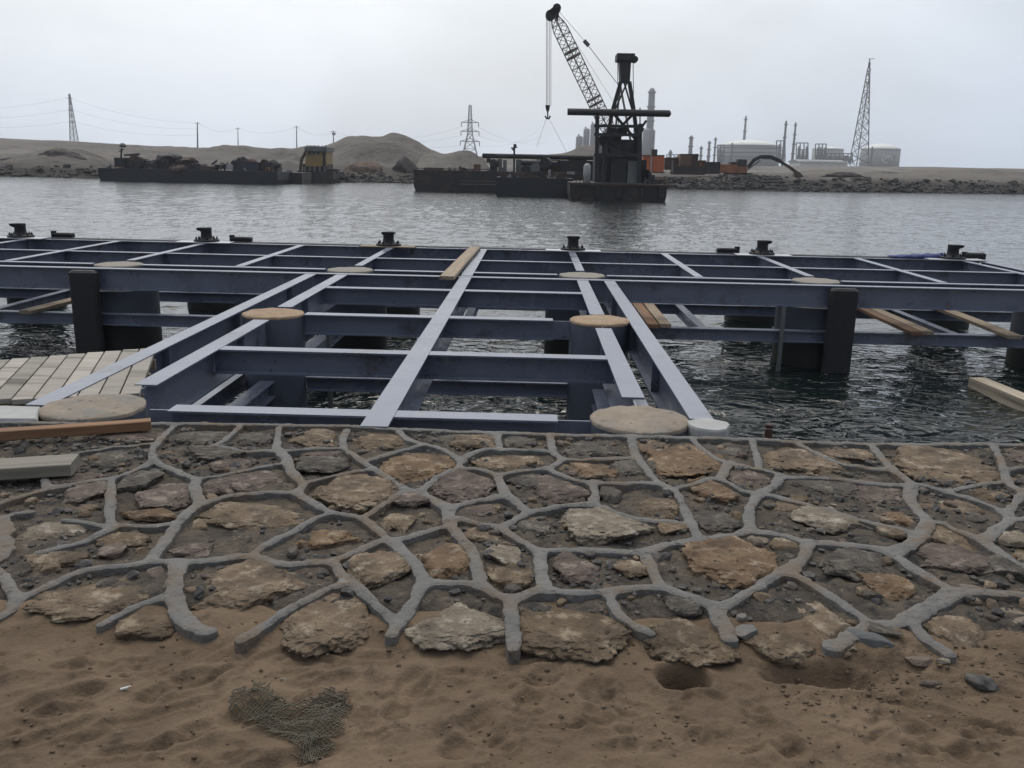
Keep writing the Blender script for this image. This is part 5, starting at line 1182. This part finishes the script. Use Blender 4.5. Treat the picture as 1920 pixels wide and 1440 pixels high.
def pole(px, y0, y1, D_, label, w=.5, cross=False):
    t_ = thing('power_pole', label, 'power pole', tuple(A(px, y1, D_))); mb = MB(); mb.tube(pt(px, y1+5, D_), pt(px-.5, y0, D_), w, w*.6, n=8); mb.build('shaft', PYL, t_)
    q = Vector(pt(px-.5, y0+2, D_)); mb = MB(); mb.bar(q-Vector((1.6, 0, 0)), q+Vector((1.6, 0, 0)), .22); mb.build('cross_arm', PYL, t_)
    if cross: mb = MB(); bx(mb, px-3, y0+4, px+3, y0+8, D_-.6, 1); mb.build('transformer', PYL, t_)
    return q
Dp = 560
t_ = thing('pylon', 'narrow two legged lattice pylon at far left behind the sand plain', 'pylon', tuple(A(138, 270, Dp)))
mb = MB(); lattice(mb, [(Vector(pt(131.5, 270, Dp)), Vector(pt(129, 176, Dp))), (Vector(pt(148, 270, Dp)), Vector(pt(131, 176, Dp))), (Vector(pt(140, 270, Dp+9)), Vector(pt(130, 176, Dp+1)))], 8, .42, .18); mb.build('frame', PYL_HAZED, t_)
mb = MB(); q = Vector(pt(130, 184, Dp))
for dz in (0, -7, -14): mb.bar(q+Vector((-1.8, 0, dz)), q+Vector((1.8, 0, dz)), .25)
mb.build('cross_arm', PYL, t_)
qs = [q, pole(370.5, 229, 272, 520, 'stout power pole on the low dune left of centre'), pole(446.5, 239, 274, 560, 'thin power pole standing just left of the dune saddle', .34), pole(556.5, 236, 278, 520, 'power pole left of the yellow wheelhouse boat', .38), pole(625.5, 245, 272, 520, 'short power pole with transformer at the foot of the big dune', .38, True)]
def wire(a, b_, sag, label):
    a, b_ = Vector(a), Vector(b_); pts = [a.lerp(b_, i/16)-Vector((0, 0, 4*sag*(i/16)*(1-i/16))) for i in range(17)]
    mb = MB(); mb.poly(pts, .04, 4); return tag(mb.build('power_line', WIREM), label, 'power line', 'power lines')
nm_ = ('from the far left pylon to the stout pole', 'from the stout pole to the thin pole', 'from the thin pole to the pole by the yellow boat', 'from the pole by the yellow boat to the transformer pole')
for a, b_, s_ in zip(qs, qs[1:], nm_):
    wire(a, b_, 3, 'thin dark upper wire '+s_)
for dz in (-7, -14): wire(q+Vector((1.8, 0, dz)), qs[1]+Vector((0, 0, dz*.45)), 3, ('thin dark middle wire ' if dz == -7 else 'thin dark lowest wire ')+nm_[0])
for dz in (0, -7, -14): wire(q+Vector((-1.8, 0, dz)), A(-200, 196-dz*.8*2.2, Dp+60), 5, ('thin dark upper', 'thin dark middle', 'thin dark lowest')[int(-dz/7)]+' wire leaving the far left pylon towards the left edge')
for k, e in enumerate(e1[1::2]): wire(e, A(1010+6*k, 244+12*k, 700), 4, ('lowest', 'middle', 'highest')[k]+' faint wire running right from the three armed pylon')
for k, e in enumerate(e1[0::2]): wire(e, qs[4]+Vector((0, 0, -2*k)), 4, ('lowest', 'middle', 'highest')[k]+' faint wire from the three armed pylon down to the transformer pole')

# ---------------------------------------------------------------- air
m = bpy.data.materials.new('hazy_air'); m.use_nodes = True; nt = m.node_tree; nt.nodes.clear()
o_ = nt.nodes.new('ShaderNodeOutputMaterial'); pv = nt.nodes.new('ShaderNodeVolumePrincipled'); pv.inputs['Color'].default_value = (.90, .94, 1, 1); pv.inputs['Density'].default_value = .00024; pv.inputs['Anisotropy'].default_value = .3
nt.links.new(pv.outputs[0], o_.inputs['Volume'])
hz = MB().box((0, 850, 70), (3600, 2000, 160)).build('haze', m); hz['kind'] = 'stuff'
